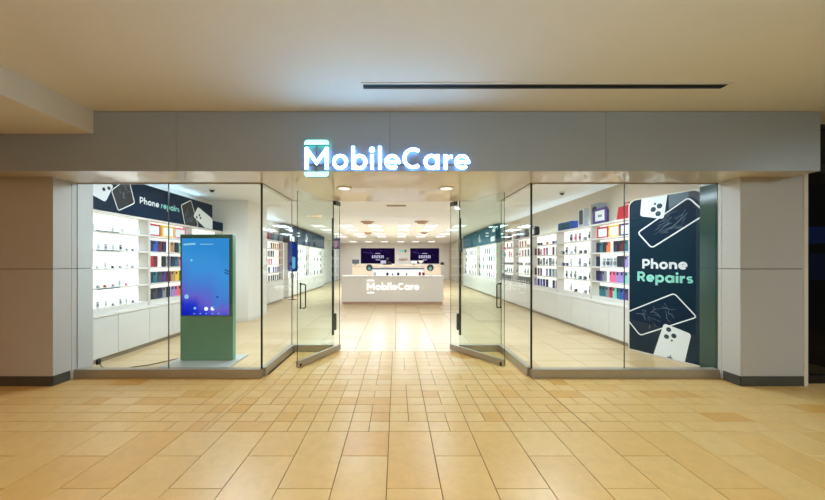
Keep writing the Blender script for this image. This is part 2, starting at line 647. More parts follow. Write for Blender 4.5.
# soffit lining: front strip and door recess
bx('soffit_panel', (-9, YF + 0.022, ZS), (5.05, 4.52, ZS + 0.012), M['soffit'], tr)
bx('soffit_panel', (-1.95, 4.52, ZS), (1.95, 5.86, ZS + 0.012), M['soffit'], tr)


def pillar(side):
    s = side
    xo = 4.42 if s > 0 else -4.415
    xe = 5.225 if s > 0 else -9.0
    root = struct(MB().box((xo + s * 0.012, YP + 0.012, 0), (xe, 4.72, ZC)).build('wall_right' if s > 0 else 'wall_left', M['gap']))
    zj = 1.504
    for z0, z1 in ((0.0, zj - 0.004), (zj + 0.004, ZC - 0.01)):
        bx('panel', (xo + s * 0.012, YP, z0), (xe, YP + 0.012, z1), M['pillar'], root, 0.001)
        bx('panel', (xo, YP, z0), (xo + s * 0.012, YG - 0.03, z1), M['pillar'], root, 0.001)
        bx('panel', (xo, YG - 0.026, z0), (xo + s * 0.012, 4.73, z1), M['pillar'], root, 0.001)
    if s > 0:
        bx('green_jamb_sheet', (xo - 0.006, YG + 0.03, 0), (xo, 4.73, ZS), M['return'], root)  # thin glossy dark green sheet laid over the jamb
        bx('corner_trim', (xe, YP - 0.012, 0), (xe + 0.055, YP + 0.25, ZC - 0.01), M['trimw'], root, 0.004)
    b = MB()
    zb = 0.128
    b.box((xo - s * 0.008, YP - 0.012, 0), (xe, YP, zb), 0.002)
    b.box((xo - s * 0.008, YP - 0.012, 0), (xo, YG - 0.05, zb), 0.002)
    struct(b.build('baseboard_right' if s > 0 else 'baseboard_left', M['skirt']))


pillar(-1); pillar(1)

# ---------------------------------------------------------------- shop shell
WXL, WXR = -5.08, 4.74
struct(MB().box((WXL - 0.1, 4.72, 0), (WXL, YEND, CEIL)).build('wall_shop_left', M['wall']))
struct(MB().box((WXR, 4.72, 0), (WXR + 0.1, YEND, CEIL)).build('wall_shop_right', M['wall_tan']))
struct(MB().box((WXL - 0.1, YEND, 0), (WXR + 0.1, YEND + 0.15, CEIL)).build('wall_back', M['counter']))
mbc = MB()
mbc.box((WXL - 0.1, 4.52, CEIL), (-1.95, YEND + 0.15, CEIL + 0.1))
mbc.box((1.95, 4.52, CEIL), (WXR + 0.1, YEND + 0.15, CEIL + 0.1))
mbc.box((-1.95, 5.86, CEIL), (1.95, YEND + 0.15, CEIL + 0.1))
struct(mbc.build('ceiling_shop', M['ceil_in']))
# beige bulkhead in front of the back wall
struct(MB().box((WXL, YEND - 0.5, 2.86), (WXR, YEND, CEIL)).build('trim_2', M['counter']))
# boxed column against the left wall
cw = struct(MB().box((WXL, 8.72, 0), (-3.97, 9.95, CEIL), 0.006).build('wall_column', M['col']))
bx('skirting', (WXL, 8.708, 0), (-3.958, 9.96, 0.09), M['white'], cw)


# ---------------------------------------------------------------- shop-front glass
def pane(name, x0, y0, x1, y1, z0, z1, parent, th=0.012, gm='glass'):
    """upright pane between two plan points, thickness th; broad faces clear, edges green"""
    a, b = Vector((x0, y0, 0)), Vector((x1, y1, 0))
    d = (b - a).normalized(); n = Vector((-d.y, d.x, 0)) * th / 2
    mb = MB(); mb.use(M[gm]); mb.use(M['gedge'])
    P = lambda p, s, z: p + n * s + Vector((0, 0, z))
    q = [P(a, -1, z0), P(b, -1, z0), P(b, 1, z0), P(a, 1, z0), P(a, -1, z1), P(b, -1, z1), P(b, 1, z1), P(a, 1, z1)]
    mb.use(M[gm])
    mb.poly((q[0], q[1], q[5], q[4])); mb.poly((q[2], q[3], q[7], q[6]))
    mb.use(M['gedge'])
    mb.poly((q[3], q[2], q[1], q[0])); mb.poly((q[4], q[5], q[6], q[7])); mb.poly((q[1], q[2], q[6], q[5])); mb.poly((q[3], q[0], q[4], q[7]))
    return mb.build(name, None, parent)


SH = 0.122
wn = 1


def new_window():
    global wn
    o = empty_struct('window_%d' % wn); wn += 1
    return o


for s in (-1, 1):
    w = new_window()                                       # front glazing, two panes
    xm = 3.15
    g = 0.004
    pane('pane', s * (XO - 0.005), YG + 0.05, s * (xm + g + .001), YG + 0.05, SH - 0.02, ZS, w)
    pane('pane', s * (xm - g - .001), YG + 0.05, s * (XW + 0.015), YG + 0.05, SH - 0.02, ZS, w)
    bx('joint', (s * (xm + g), YG + 0.043, SH), (s * (xm - g), YG + 0.057, ZS), M['silicone'], w)
    bx('corner_joint', (s * (XW + 0.014), YG + 0.040, SH), (s * (XW - 0.008), YG + 0.060, ZS), M['seal'], w)
    bx('sill', (s * XO, YG, 0), (s * XW, YG + 0.10, SH), M['alu'], w, 0.003)
    bx('head_channel', (s * XO, YG + 0.035, ZS - 0.012), (s * XW, YG + 0.065, ZS), M['alu'], w)
    w = new_window()                                       # wing pane running back to the door line
    pane('pane', s * XW, YG + 0.056, s * XW, YB - 0.02, SH - 0.02, ZS, w)
    bx('sill', (s * (XW + 0.035), YG + 0.10, 0), (s * (XW - 0.035), YB + 0.035, SH), M['alu'], w, 0.003)
    bx('head_channel', (s * (XW + 0.015), YG + 0.07, ZS - 0.012), (s * (XW - 0.015), YB, ZS), M['alu'], w)
    w = new_window()                                       # short pane beside the door
    pane('pane', s * (XW - 0.01), YB, s * XD, YB, SH - 0.02, ZS, w, gm='dglass')
    bx('sill', (s * (XW - 0.035), YB - 0.035, 0), (s * XD, YB + 0.035, SH), M['alu'], w, 0.003)
    mb = MB()
    mb.box((s * (XD - 0.006), YB - 0.022, 0.29), (s * (XD + 0.030), YB + 0.03, 2.37), 0.004)
    mb.box((s * (XD + 0.012), YB - 0.014, 2.37), (s * (XD - 0.004), YB + 0.014, ZS))
    strip = mb.build('edge_strip', M['seal'], w)
    bx('latch', (s * (XD - 0.006), YB - 0.03, 0.38), (s * (XD - 0.05), YB + 0.03, 0.68), M['seal'], strip, 0.012)


def glass_door(n, s, heel, lead):
    h, l = Vector(heel), Vector(lead)
    d = (l - h).normalized()
    ln = (l - h).length
    nin = Vector((-s * 1.0, 0)); nin = (nin - d * nin.dot(d)).normalized()   # towards the doorway
    root = empty_struct('door_%d' % n, (h.x, h.y, 0))
    pane('pane', h.x, h.y, l.x, l.y, 0.05, 2.655, root, 0.012, 'dglass')

    def slab(name, t0, t1, hw, z0, z1, m, par=root):
        a, b = h + d * t0, h + d * t1
        mb = MB(); n_ = Vector((-d.y, d.x)) * hw
        pts = [(*(a - n_), z0), (*(b - n_), z0), (*(b + n_), z0), (*(a + n_), z0)]
        mb.prism(pts, (0, 0, z1 - z0))
        return mb.build(name, m, par)
    d2 = d; 
    slab('bottom_rail', 0.0, ln, 0.022, 0.012, 0.105, M['alu'])
    slab('top_patch', -0.005, 0.15, 0.02, 2.60, 2.672, M['steel'])
    slab('lock', ln - 0.07, ln - 0.03, 0.024, 0.012, 0.06, M['steel'])
    # D-shaped pull on the doorway side
    p = h + d * (ln - 0.06)
    z0, z1, out, r = 0.895, 1.26, 0.105, 0.03
    pts = []
    for z, q in ((z1, (0.006, out)), (z0, (out, 0.006))):
        pass
    path = [(0.006, z1), (out - r, z1)] + [(out - r + r * math.sin(math.radians(a)), z1 - r + r * math.cos(math.radians(a))) for a in (30, 60, 90)] + \
           [(out, z0 + r)] + [(out - r + r * math.cos(math.radians(a)), z0 + r - r * math.sin(math.radians(a))) for a in (30, 60, 90)] + [(0.012, z0), (0.012, z1)]
    nin2 = Vector((nin.x, nin.y))
    mb = MB()
    mb.tube([(*(p + nin2 * q), z) for q, z in path], 0.0095, 8)
    for z in (z0, z1):
        mb.tube([(*(p + nin2 * 0.006), z), (*(p + nin2 * 0.012), z)], 0.017, 10)
    mb.build('handle', M['steel'], root, True)


def V2(x, y):
    return Vector((x, y))


glass_door(1, -1, V2(-1.03, 5.88), V2(-1.487, 4.87))
glass_door(2, 1, V2(0.985, 5.90), V2(1.645, 4.95))

# ---------------------------------------------------------------- illuminated shop sign on the fascia
YL = YF - 0.065
SU = 1 / 9.167 * YL / F * 0.985
sx = (304.2 - U0) / F * YL
sz = EYE - (169.3 - V0) / F * YL
sign = thing('shop_sign', (sx + 0.95, YF, sz), 'illuminated white MobileCare lettering with mint bars on the grey fascia', 'sign')
word = 'MobileCare'
XS = [0, 256, 434, 607, 684, 744, 912, 1108, 1294, 1393]
letters(word, (sx, YF - 0.03, sz), (1, 0, 0), (0, 0, 1), (0, -1, 0), SU, 0.035, M['sign_face'], sign, xs=XS, side=M['sign_side'], weight=28, back=M['sign_halo'])
for z0, up in ((228, 1), (-70, -1)):
    mb = MB(); mb.use(M['sign_mint']); mb.use(M['sign_mint_side'])
    w, hh, r = 230, 46, 30
    if up > 0:
        out = [(0, 0), (w, 0), (w, hh - r)] + [(w - r + r * math.cos(math.radians(a)), hh - r + r * math.sin(math.radians(a))) for a in (30, 60, 90)] + \
              [(r - r * math.sin(math.radians(a)), hh - r + r * math.cos(math.radians(a))) for a in (0, 30, 60)] + [(0, hh - r)]
    else:
        out = [(0, hh), (0, r)] + [(r - r * math.cos(math.radians(a)), r - r * math.sin(math.radians(a))) for a in (30, 60, 90)] + \
              [(w - r + r * math.sin(math.radians(a)), r - r * math.cos(math.radians(a))) for a in (0, 30, 60)] + [(w, r), (w, hh)]
    base = [Vector((sx + p[0] * SU, YF - 0.03, sz + (z0 + p[1]) * SU)) for p in out]
    top = [p + Vector((0, -0.035, 0)) for p in base]
    mb.use(M['sign_mint']); mb.poly(top)
    mb.use(M['sign_mint_side'])
    for i in range(len(out)):
        j = (i + 1) % len(out)
        mb.poly((base[i], base[j], top[j], top[i]))
    mb.use(M['sign_mint_halo']); mb.poly(base[::-1])
    mb.build('bar', None, sign)
bx('mounting_rail', (sx + 0.02, YF, sz + 0.06), (sx + 1540 * SU, YF - 0.029, sz + 0.075), M['fascia'], sign)
bx('mounting_bracket', (sx + 0.13, YF, sz - 0.05), (sx + 0.145, YF - 0.029, sz + 0.34), M['fascia'], sign)

# ---------------------------------------------------------------- mall ceiling slot diffuser
xa, xb = -0.36, 3.385
d = thing('slot_diffuser', ((xa + xb) / 2, 3.333, ZC), 'long black linear slot air diffuser in the mall ceiling', 'air vent')
bx('slot', (xa + 0.02, 3.288, ZC - 0.004), (xb - 0.02, 3.378, ZC), M['black'], d)
for y0, y1 in ((3.262, 3.288), (3.378, 3.404)):
    bx('frame', (xa, y0, ZC - 0.009), (xb, y1, ZC), M['ceil'], d, 0.002)
for x0, x1 in ((xa, xa + 0.02), (xb - 0.02, xb)):
    bx('frame', (x0, 3.288, ZC - 0.009), (x1, 3.378, ZC), M['ceil'], d, 0.002)
bx('vane', (xa + 0.02, 3.330, ZC - 0.008), (xb - 0.02, 3.336, ZC - 0.001), M['black'], d)


# soffit downlights
for i, x in enumerate((-0.77, 0.735)):
    t = thing('downlight', (x, 4.79, ZS), 'round recessed downlight in the entrance soffit, %s of the two' % ('left' if i == 0 else 'right'), 'downlight', 'soffit downlights')
    MB().lathe((x, 4.79, ZS), [(0.11, -0.010), (0.118, -0.006), (0.118, 0.0)], 24).build('ring', M['trimw'], t, True)
    MB().lathe((x, 4.79, ZS), [(0.088, -0.0135), (0.088, -0.010)], 24).build('lens', M['spot_light'], t)
for o in [o for o in bpy.data.objects if o.name.startswith('soffit_downlight_lamp')]:
    o.location.x = -0.77 if o.location.x < 0 else 0.735
    o.location.z = ZS - 0.02

# ---------------------------------------------------------------- shop ceiling fixtures
ORD = ['first', 'second', 'third', 'fourth', 'fifth', 'sixth', 'seventh', 'eighth', 'ninth', 'tenth', 'eleventh', 'twelfth']


def copy_tree(o, loc):
    r = o.copy(); COL.objects.link(r); r.location = loc
    for ch in [c for c in bpy.data.objects if c.parent == o]:
        c = ch.copy(); COL.objects.link(c); c.parent = r
    return r


proto = None
for ri, y in enumerate(PANEL_ROWS):
    for ci, x in enumerate(PANEL_COLS):
        lab = 'square white ceiling light panel, %s from left in the %s row from the door' % (ORD[ci], ORD[ri])
        if proto is None:
            proto = thing('ceiling_light', (x, y, CEIL), lab, 'ceiling light', 'shop ceiling light panels')
            mb = MB()
            for a, b in (((-.31, -.59), (.31, -.565)), ((-.31, .565), (.31, .59)), ((-.31, -.565), (-.285, .565)), ((.285, -.565), (.31, .565))):
                mb.box((x + a[0], y + a[1], CEIL - 0.018), (x + b[0], y + b[1], CEIL))
            mb.build('frame', M['white'], proto)
            bx('diffuser', (x - .285, y - .565, CEIL - 0.012), (x + .285, y + .565, CEIL), M['panel_light'], proto)
        else:
            tag(copy_tree(proto, (x, y, CEIL)), lab, 'ceiling light', 'shop ceiling light panels')
for i, (x, y) in enumerate(ADDED_FRONT_PANELS):
    lab = 'unseen white light panel added just inside the glass, %s, %s' % ('left' if x < 0 else 'right', ('over the window bay', 'beside the entrance header', 'behind the entrance header')[i // 2])
    tag(copy_tree(proto, (x, y, CEIL)), lab, 'ceiling light', 'shop ceiling light panels')
# round diffusers, return grille, domes, sprinkler
for i, (u, v) in enumerate(((367.5, 221.6), (421.5, 221.4), (368, 232.6), (424, 232.4))):
    Y = (CEIL - EYE) * F / (V0 - v); X = (u - U0) / F * Y
    r = 0.30 if i < 2 else 0.24
    t = thing('round_diffuser', (X, Y, CEIL), 'round brown ceiling air diffuser, %s of the %s pair' % (('left', 'right')[i % 2], ('nearer', 'farther')[i // 2]), 'air vent', 'round diffusers')
    MB().lathe((X, Y, CEIL), [(r * 0.45, -0.10), (r * 0.6, -0.085), (r * 0.62, -0.05), (r * 0.3, -0.045)], 20).build('inner_cone', M['counter_b'], t, True)
    MB().lathe((X, Y, CEIL), [(r * 0.62, -0.06), (r * 0.95, -0.02), (r, 0.0)], 24).build('outer_cone', M['counter_b'], t, True)
Y = (CEIL - EYE) * F / (V0 - 205.2)
t = thing('return_grille', (0, Y, CEIL), 'short brown slot grille in the shop ceiling behind the door line', 'air vent')
bx('frame', (-0.30, Y - 0.09, CEIL - 0.015), (0.29, Y + 0.09, CEIL), M['trimw'], t)
for k in range(4):
    bx('slat', (-0.28, Y - 0.075 + k * 0.04, CEIL - 0.03), (0.27, Y - 0.05 + k * 0.04, CEIL - 0.012), M['counter_b'], t)
for i, (u, v) in enumerate(((212, 189), (562, 192))):
    Y = (CEIL - EYE) * F / (V0 - v); X = (u - U0) / F * Y
    t = thing('dome_camera', (X, Y, CEIL), 'small dark dome security camera on shop ceiling at %s' % ('left above the kiosk' if i == 0 else 'right above the shelving'), 'camera')
    MB().lathe((X, Y, CEIL), [(0.06, -0.03), (0.07, -0.025), (0.07, 0)], 16).build('mount', M['white'], t, True)
    MB().lathe((X, Y, CEIL), [(0.012, -0.075), (0.035, -0.065), (0.05, -0.045), (0.052, -0.03)], 16).build('dome', M['black'], t, True)


# ---------------------------------------------------------------- wall shelving
ROWZ = [0.86, 1.18, 1.49, 1.79, 2.095]          # shelf board tops, bottom to top
SHT = 2.41


def shelf_bay(s, y0, y1, where, rowz=ROWZ, strips=()):
    """base cabinet + lit display shelves on top of it; s = side of the shop"""
    xf = XR if s > 0 else XL
    xb = (WXR if s > 0 else -WXL) - 0.005
    X = lambda v: s * v
    ym = (y0 + y1) / 2
    c = thing('base_cabinet', (X((xf + xb) / 2), ym, 0), 'pale low base cabinet under the lit shelves, ' + where, 'cabinet', 'shop wall base cabinets')
    bx('toe_kick', (X(xf + 0.04), y0, 0), (X(xb), y1, 0.075), M['toe'], c)
    bx('body', (X(xf + 0.012), y0, 0.075), (X(xb), y1, 0.725), M['cab'], c)
    n = 2
    for k in range(n):
        a = y0 + (y1 - y0) * k / n; b = y0 + (y1 - y0) * (k + 1) / n
        bx('door', (X(xf - 0.006), a + 0.003, 0.085), (X(xf + 0.011), b - 0.003, 0.72), M['cab'], c, 0.001)
    bx('ledge', (X(xf - 0.02), y0, 0.725), (X(xb), y1, 0.775), M['white'], c, 0.002)
    u = thing('display_shelf', (X((xf + xb) / 2), ym, 0.775), 'white backlit display shelving full of accessories, ' + where, 'shelving', 'shop wall display shelving')
    xs_ = xf + 0.19
    bx('back_panel', (X(xs_), y0, 0.775), (X(xb), y1, SHT), M['lit'], u)
    for a, b in ((y0, y0 + 0.028), (y1 - 0.028, y1)):
        bx('upright', (X(xf), a, 0.775), (X(xs_), b, SHT - 0.035), M['divider'], u, 0.001)
    bx('top_board', (X(xf - 0.004), y0, SHT - 0.035), (X(xs_), y1, SHT - 0.002), M['shelf'], u, 0.001)
    bx('roof_board', (X(xs_), y0, SHT - 0.002), (X(xb), y1, SHT), M['shelf'], u)
    for k, z in enumerate(rowz):
        if z < 0.9:
            b_ = bx('shelf', (X(xf + 0.01), y0 + 0.028, 0.775), (X(xs_), y1 - 0.028, z), M['shelf'], u, 0.001)
        else:
            b_ = bx('shelf', (X(xf + 0.005), y0 + 0.028, z - 0.028), (X(xs_), y1 - 0.028, z), M['shelf'], u, 0.001)
        if k in strips:
            e = bx('label_strip', (X(xf - 0.001), y0 + (y1 - y0) * 0.22, z - 0.022), (X(xf + 0.005), y0 + (y1 - y0) * 0.52, z - 0.006), M['print_grey'], b_)


# --- products -----------------------------------------------------------
PC = {'navy': (24, 36, 74), 'black': (26, 26, 32), 'teal': (30, 110, 126), 'red': (192, 34, 52), 'pink': (238, 110, 160), 'lilac': (160, 140, 205),
      'purple': (78, 52, 128), 'orange': (234, 122, 62), 'grey': (140, 146, 154), 'maroon': (104, 28, 44), 'blue': (44, 84, 176), 'mint': (128, 214, 204),
      'yellow': (246, 204, 62), 'white': (240, 240, 238), 'pale grey': (206, 210, 214), 'tan': (196, 150, 104), 'dark grey': (66, 70, 78)}
PM = {k: mat(k.replace(' ', '_') + '_product', v, 0.45, vary=0.08, scale=20) for k, v in PC.items()}
mesh_cache = {}


def product_mesh(kind, color):
    """upright product, base at origin, front towards -X, width along Y"""
    key = (kind, color)
    if key in mesh_cache:
        return mesh_cache[key]
    mb = MB()
    if kind == 'phone_case':
        mb.use(PM[color])
        mb.prism([(0.010, y, z + 0.1) for y, z in rrect(0.105, 0.195, 0.018, 3)], (-0.016, 0, 0))
        mb.use(M['black'])
        mb.prism([(-0.006, y + 0.022, z + 0.158) for y, z in rrect(0.04, 0.045, 0.01, 2)], (-0.004, 0, 0))
    elif kind == 'boxed_case':
        mb.use(PM[color])
        mb.box((-0.02, -0.055, 0), (0.02, 0.055, 0.2), 0.003)
        mb.use(M['print_white'])
        mb.poly([(-0.0205, 0.04, 0.03), (-0.0205, -0.04, 0.03), (-0.0205, -0.04, 0.06), (-0.0205, 0.04, 0.06)])
    elif kind == 'accessory_pack':
        mb.use(PM['pale grey'] if color != 'pale grey' else PM['white'])
        mb.box((-0.004, -0.045, 0), (0.004, 0.045, 0.175), 0.001)
        mb.use(PM[color])
        mb.prism([(-0.004, y, z + 0.07) for y, z in rrect(0.05, 0.07, 0.015, 3)], (-0.02, 0, 0))
        mb.prism([(-0.004, y, z + 0.135) for y, z in rrect(0.055, 0.02, 0.006, 2)], (-0.006, 0, 0))
    elif kind == 'small_gadget':
        mb.use(PM[color])
        mb.prism([(0.025, y, z + 0.035) for y, z in rrect(0.06, 0.07, 0.02, 3)], (-0.05, 0, 0))
        mb.use(M['white'])
        mb.prism([(-0.025, y, z + 0.038) for y, z in rrect(0.03, 0.035, 0.012, 3)], (-0.003, 0, 0))
    elif kind == 'tablet_case':
        # chunky frame with a carry handle on top
        mb.use(PM[color])
        w, h, f = 0.36, 0.25, 0.035
        for a, b in (((-w / 2, 0), (w / 2, f)), ((-w / 2, h - f), (w / 2, h)), ((-w / 2, f), (-w / 2 + f, h - f)), ((w / 2 - f, f), (w / 2, h - f))):
            mb.box((-0.02, a[0], a[1]), (0.02, b[0], b[1]), 0.006)
        mb.use(M['print_white'])
        mb.box((-0.008, -w / 2 + f, f), (0.008, w / 2 - f, h - f))
    me_o = mb.build('tmp', None)
    me = me_o.data
    bpy.data.objects.remove(me_o)
    me.name = kind
    mesh_cache[key] = me
    return me


KIND_WORD = {'phone_case': 'phone case', 'boxed_case': 'boxed phone case', 'accessory_pack': 'accessory pack', 'small_gadget': 'small gadget', 'tablet_case': 'tablet case'}
SHELF_WORD = ['bottom', 'fourth', 'third', 'second', 'top']


def stock(s, y0, y1, bayname, rows, rowz=ROWZ, size=1.12):
    """rows from the top: list of (kind, [colours]) ; items spread along the shelf front"""
    xf = XR if s > 0 else XL
    nrow = len(rows)
    for ri, row in enumerate(rows):
        k = nrow - 1 - ri
        z = rowz[k]
        n = len(row)
        span = (y1 - y0 - 0.14)
        for i, it in enumerate(row):
            if it is None:
                continue
            kind, colr = it
            y = y0 + 0.07 + span * (i + 0.5) / n + random.uniform(-0.012, 0.012)
            ob = bpy.data.objects.new(kind, product_mesh(kind, colr))
            COL.objects.link(ob)
            dep = 0.085 if kind != 'tablet_case' else 0.10
            ob.scale = (size, size, size) if kind != 'tablet_case' else (1, 0.96, 0.96)
            tilt = 0.0
            ob.location = (s * (xf + dep), y, z)
            rz = (0.0 if s > 0 else math.pi) + random.uniform(-0.12, 0.12)
            ob.rotation_euler = (0, 0, rz)
            sw = ('top', 'second', 'third', 'fourth', 'bottom')[ri] if nrow == 5 else ('top', 'second', 'third', 'bottom')[ri]
            tag(ob, '%s %s, %s from near end, %s shelf, %s' % (colr, KIND_WORD[kind], ORD[i], sw, bayname), KIND_WORD[kind].replace('boxed ', ''), 'stock on the ' + bayname)


def mix(kinds, cols, n, skip=0.0, seed=0):
    r = random.Random(seed)
    return [None if r.random() < skip else (r.choice(kinds), r.choice(cols)) for _ in range(n)]


dark = ['navy', 'black', 'teal', 'dark grey', 'purple', 'maroon']
gay = ['red', 'pink', 'lilac', 'orange', 'mint', 'blue', 'tan', 'purple', 'navy', 'black', 'teal']
light = ['pale grey', 'grey', 'white', 'dark grey', 'pale grey', 'grey']

# right wall, near to far
RB = [(5.95, 7.19), (7.19, 8.72), (8.72, 10.40), (10.40, 11.95), (11.95, 13.50)]
RBN = ['right bay beside poster', 'second right bay', 'third right bay', 'fourth right bay', 'fifth right bay']
for (a, b), nm in zip(RB, RBN):
    shelf_bay(1, a, b, nm)
P = 'phone_case'; B_ = 'boxed_case'; A_ = 'accessory_pack'; G_ = 'small_gadget'; T_ = 'tablet_case'
stock(1, *RB[0], RBN[0], [
    [(T_, 'purple'), (T_, 'yellow'), (T_, 'red')],
    [(P, 'red'), (P, 'teal'), (P, 'maroon'), (P, 'black'), (P, 'navy'), None, (P, 'orange'), (P, 'black'), (P, 'teal'), (P, 'navy')],
    [(P, 'orange'), (P, 'lilac'), (P, 'navy'), (P, 'black'), (A_, 'grey'), (A_, 'grey'), (A_, 'dark grey'), (A_, 'grey'), None, (P, 'navy')],
    [(P, 'mint'), (P, 'mint'), (P, 'lilac'), (P, 'lilac'), (P, 'pink'), (P, 'pink'), None, (P, 'grey'), (P, 'purple'), (P, 'navy')],
    [(P, 'navy'), (P, 'purple'), (P, 'blue'), (P, 'teal'), (P, 'mint'), (P, 'red'), (P, 'grey'), (P, 'teal'), (P, 'teal'), None]])
stock(1, *RB[1], RBN[1], [
    [(A_, 'dark grey'), (G_, 'grey'), (A_, 'red'), (A_, 'pink'), (A_, 'dark grey'), None, None],
    [None, (G_, 'dark grey'), (G_, 'dark grey'), (A_, 'grey'), (G_, 'pale grey'), (A_, 'dark grey'), (G_, 'dark grey')],
    [(A_, 'dark grey'), (G_, 'grey'), (A_, 'grey'), None, (A_, 'pale grey'), (G_, 'purple'), (G_, 'dark grey')],
    [(A_, 'dark grey'), (G_, 'dark grey'), (G_, 'teal'), (A_, 'grey'), (A_, 'grey'), (A_, 'dark grey'), None],
    [(A_, 'grey'), (G_, 'grey'), None, (G_, 'dark grey'), (A_, 'pale grey'), None, None]])
stock(1, *RB[2], RBN[2], [
    [(G_, 'black'), (G_, 'blue'), None, (G_, 'orange'), None, (G_, 'black'), (G_, 'navy'), None],
    [(P, 'purple'), (P, 'maroon'), None, (P, 'grey'), (P, 'pink'), (A_, 'pink'), (P, 'black'), (P, 'maroon')],
    [(A_, 'black'), (A_, 'grey'), (P, 'grey'), (A_, 'dark grey'), (P, 'grey'), (A_, 'dark grey'), (P, 'black'), None],
    [(P, 'teal'), (P, 'grey'), (P, 'teal'), (P, 'lilac'), None, (P, 'purple'), (P, 'maroon'), (P, 'black')],
    [(P, 'purple'), (P, 'navy'), None, (P, 'navy'), (P, 'purple'), (P, 'blue'), (P, 'navy'), (P, 'lilac')]])
for bi in (3, 4):
    stock(1, *RB[bi], RBN[bi], [
        mix([G_, P], ['red', 'pink', 'grey', 'teal', 'tan'], 6, 0.25, 30 + bi),
        mix([P, A_], ['pink', 'grey', 'mint', 'dark grey', 'red'], 6, 0.2, 40 + bi),
        mix([G_], ['dark grey', 'black', 'grey'], 7, 0.05, 50 + bi),
        mix([A_, G_], ['dark grey', 'grey', 'black'], 6, 0.25, 60 + bi),
        mix([B_], ['grey', 'dark grey'], 7, 0.05, 70 + bi)])
# left wall
LBN = ['left bay nearest the glass', 'left bay behind kiosk', 'left bay before column', 'first left bay past column', 'second left bay past column']
LB = [(4.75, 6.13), (6.13, 7.40), (7.40, 8.70), (9.98, 11.7), (11.7, 13.4)]
for i, ((a, b), nm) in enumerate(zip(LB, LBN)):
    shelf_bay(-1, a, b, nm, strips=(1, 3, 4) if i == 0 else ())
acc = ['pale grey', 'grey', 'dark grey', 'pale grey', 'white', 'pale grey']
stock(-1, *LB[0], LBN[0], size=0.62, rows=[
    mix([A_], ['white', 'pale grey'], 7, 0.3, 1),
    [(A_, 'pale grey'), (G_, 'dark grey'), (A_, 'pale grey'), (A_, 'grey'), (A_, 'pale grey'), (A_, 'black'), (G_, 'grey'), (G_, 'dark grey'), None],
    [(G_, 'grey'), (A_, 'pale grey'), (G_, 'pale grey'), (A_, 'pale grey'), (G_, 'black'), (G_, 'grey'), (A_, 'pale grey'), (G_, 'grey'), None],
    [(G_, 'grey'), (G_, 'pale grey'), (G_, 'grey'), (G_, 'red'), (G_, 'grey'), (A_, 'pale grey'), (G_, 'pink'), None, None],
    [(A_, 'pale grey'), (G_, 'grey'), (A_, 'grey'), (A_, 'pale grey'), (G_, 'grey'), (A_, 'grey'), (A_, 'pale grey'), (G_, 'dark grey'), None]])
stock(-1, *LB[1], LBN[1], [
    [(T_, 'red'), (T_, 'yellow'), (T_, 'pink')],
    [(P, 'navy'), (P, 'blue'), (P, 'maroon'), (P, 'navy'), None, (P, 'tan'), (P, 'black'), (P, 'mint'), (P, 'teal')],
    [(P, 'red'), (P, 'maroon'), None, (P, 'black'), (P, 'grey'), (P, 'navy'), (P, 'teal'), (P, 'pink'), (P, 'pink')],
    [(P, 'navy'), (P, 'teal'), (P, 'dark grey'), (P, 'purple'), (P, 'maroon'), (P, 'tan'), (P, 'yellow'), (P, 'black'), (P, 'tan')],
    [(P, 'black'), (P, 'dark grey'), (P, 'navy'), (P, 'grey'), (P, 'black'), (P, 'lilac'), (P, 'pink'), (P, 'orange'), (P, 'red')]])
for bi in (3, 4):
    stock(-1, *LB[bi], LBN[bi], [
        mix([P], ['red', 'navy', 'maroon', 'black', 'tan', 'pink'], 7, 0.1, 80 + bi),
        mix([P], ['pink', 'teal', 'red', 'black', 'navy'], 7, 0.1, 90 + bi),
        mix([P], ['red', 'pink', 'black', 'grey'], 7, 0.15, 100 + bi),
        mix([P], ['blue', 'teal', 'lilac', 'grey'], 7, 0.2, 110 + bi),
        mix([P], ['black', 'dark grey', 'navy'], 7, 0.1, 120 + bi)])
# far end of both walls: header sign above four lower rows
RZ4 = [0.86, 1.24, 1.62, 2.0]
for s, tagw in ((1, 'right'), (-1, 'left')):
    for i, (a, b) in enumerate(((14.0, 17.4), (17.4, 20.9))):
        nm = '%s header bay, %s' % (tagw, ('nearer', 'farther')[i])
        shelf_bay(s, a, b, nm, rowz=RZ4)
        stock(s, a, b, nm, [mix([P, A_], dark + ['grey', 'maroon'], 9, 0.2, 200 + 10 * i + r + (5 if s > 0 else 0)) for r in range(4)], rowz=RZ4)

# boxes and gadgets on top of the right shelving
def on_top(u, w, name, label, cat, build, s=1, back=0.16):
    xf = (XR if s > 0 else XL) + back
    y = s * xf * F / (u - U0)
    loc = Vector((s * xf, y, SHT))
    t = thing(name, loc, label, cat)
    build(t, loc)


def b_blue(t, p):
    bx('carton', (p.x - .09, p.y - .36, p.z), (p.x + .09, p.y + .30, p.z + .21), PM['blue'], t, 0.004)
    bx('printed_face', (p.x - .0925, p.y - .30, p.z + .03), (p.x - .0895, p.y + .24, p.z + .18), M['teal2'], t)
    bx('sleeve', (p.x - .095, p.y + .10, p.z), (p.x + .095, p.y + .16, p.z + .213), PM['navy'], t)


def b_phonebox(t, p):
    bx('carton', (p.x - .06, p.y - .12, p.z), (p.x + .06, p.y + .12, p.z + .44), PM['pale grey'], t, 0.004)
    MB().prism([(p.x - .0605, p.y + y, p.z + .24 + z) for y, z in rrect(.15, .34, .03, 4)], (-.004, 0, 0)).build('printed_phone', PM['dark grey'], t)


def b_greybox(t, p):
    bx('carton', (p.x - .05, p.y - .15, p.z), (p.x + .12, p.y + .15, p.z + .50), PM['grey'], t, 0.004)
    MB().prism([(p.x - .051, p.y + .0 + .07 * math.cos(a * math.pi / 8), p.z + .36 + .07 * math.sin(a * math.pi / 8)) for a in range(16)], (-.02, 0, 0)).build('round_window', M['black'], t)


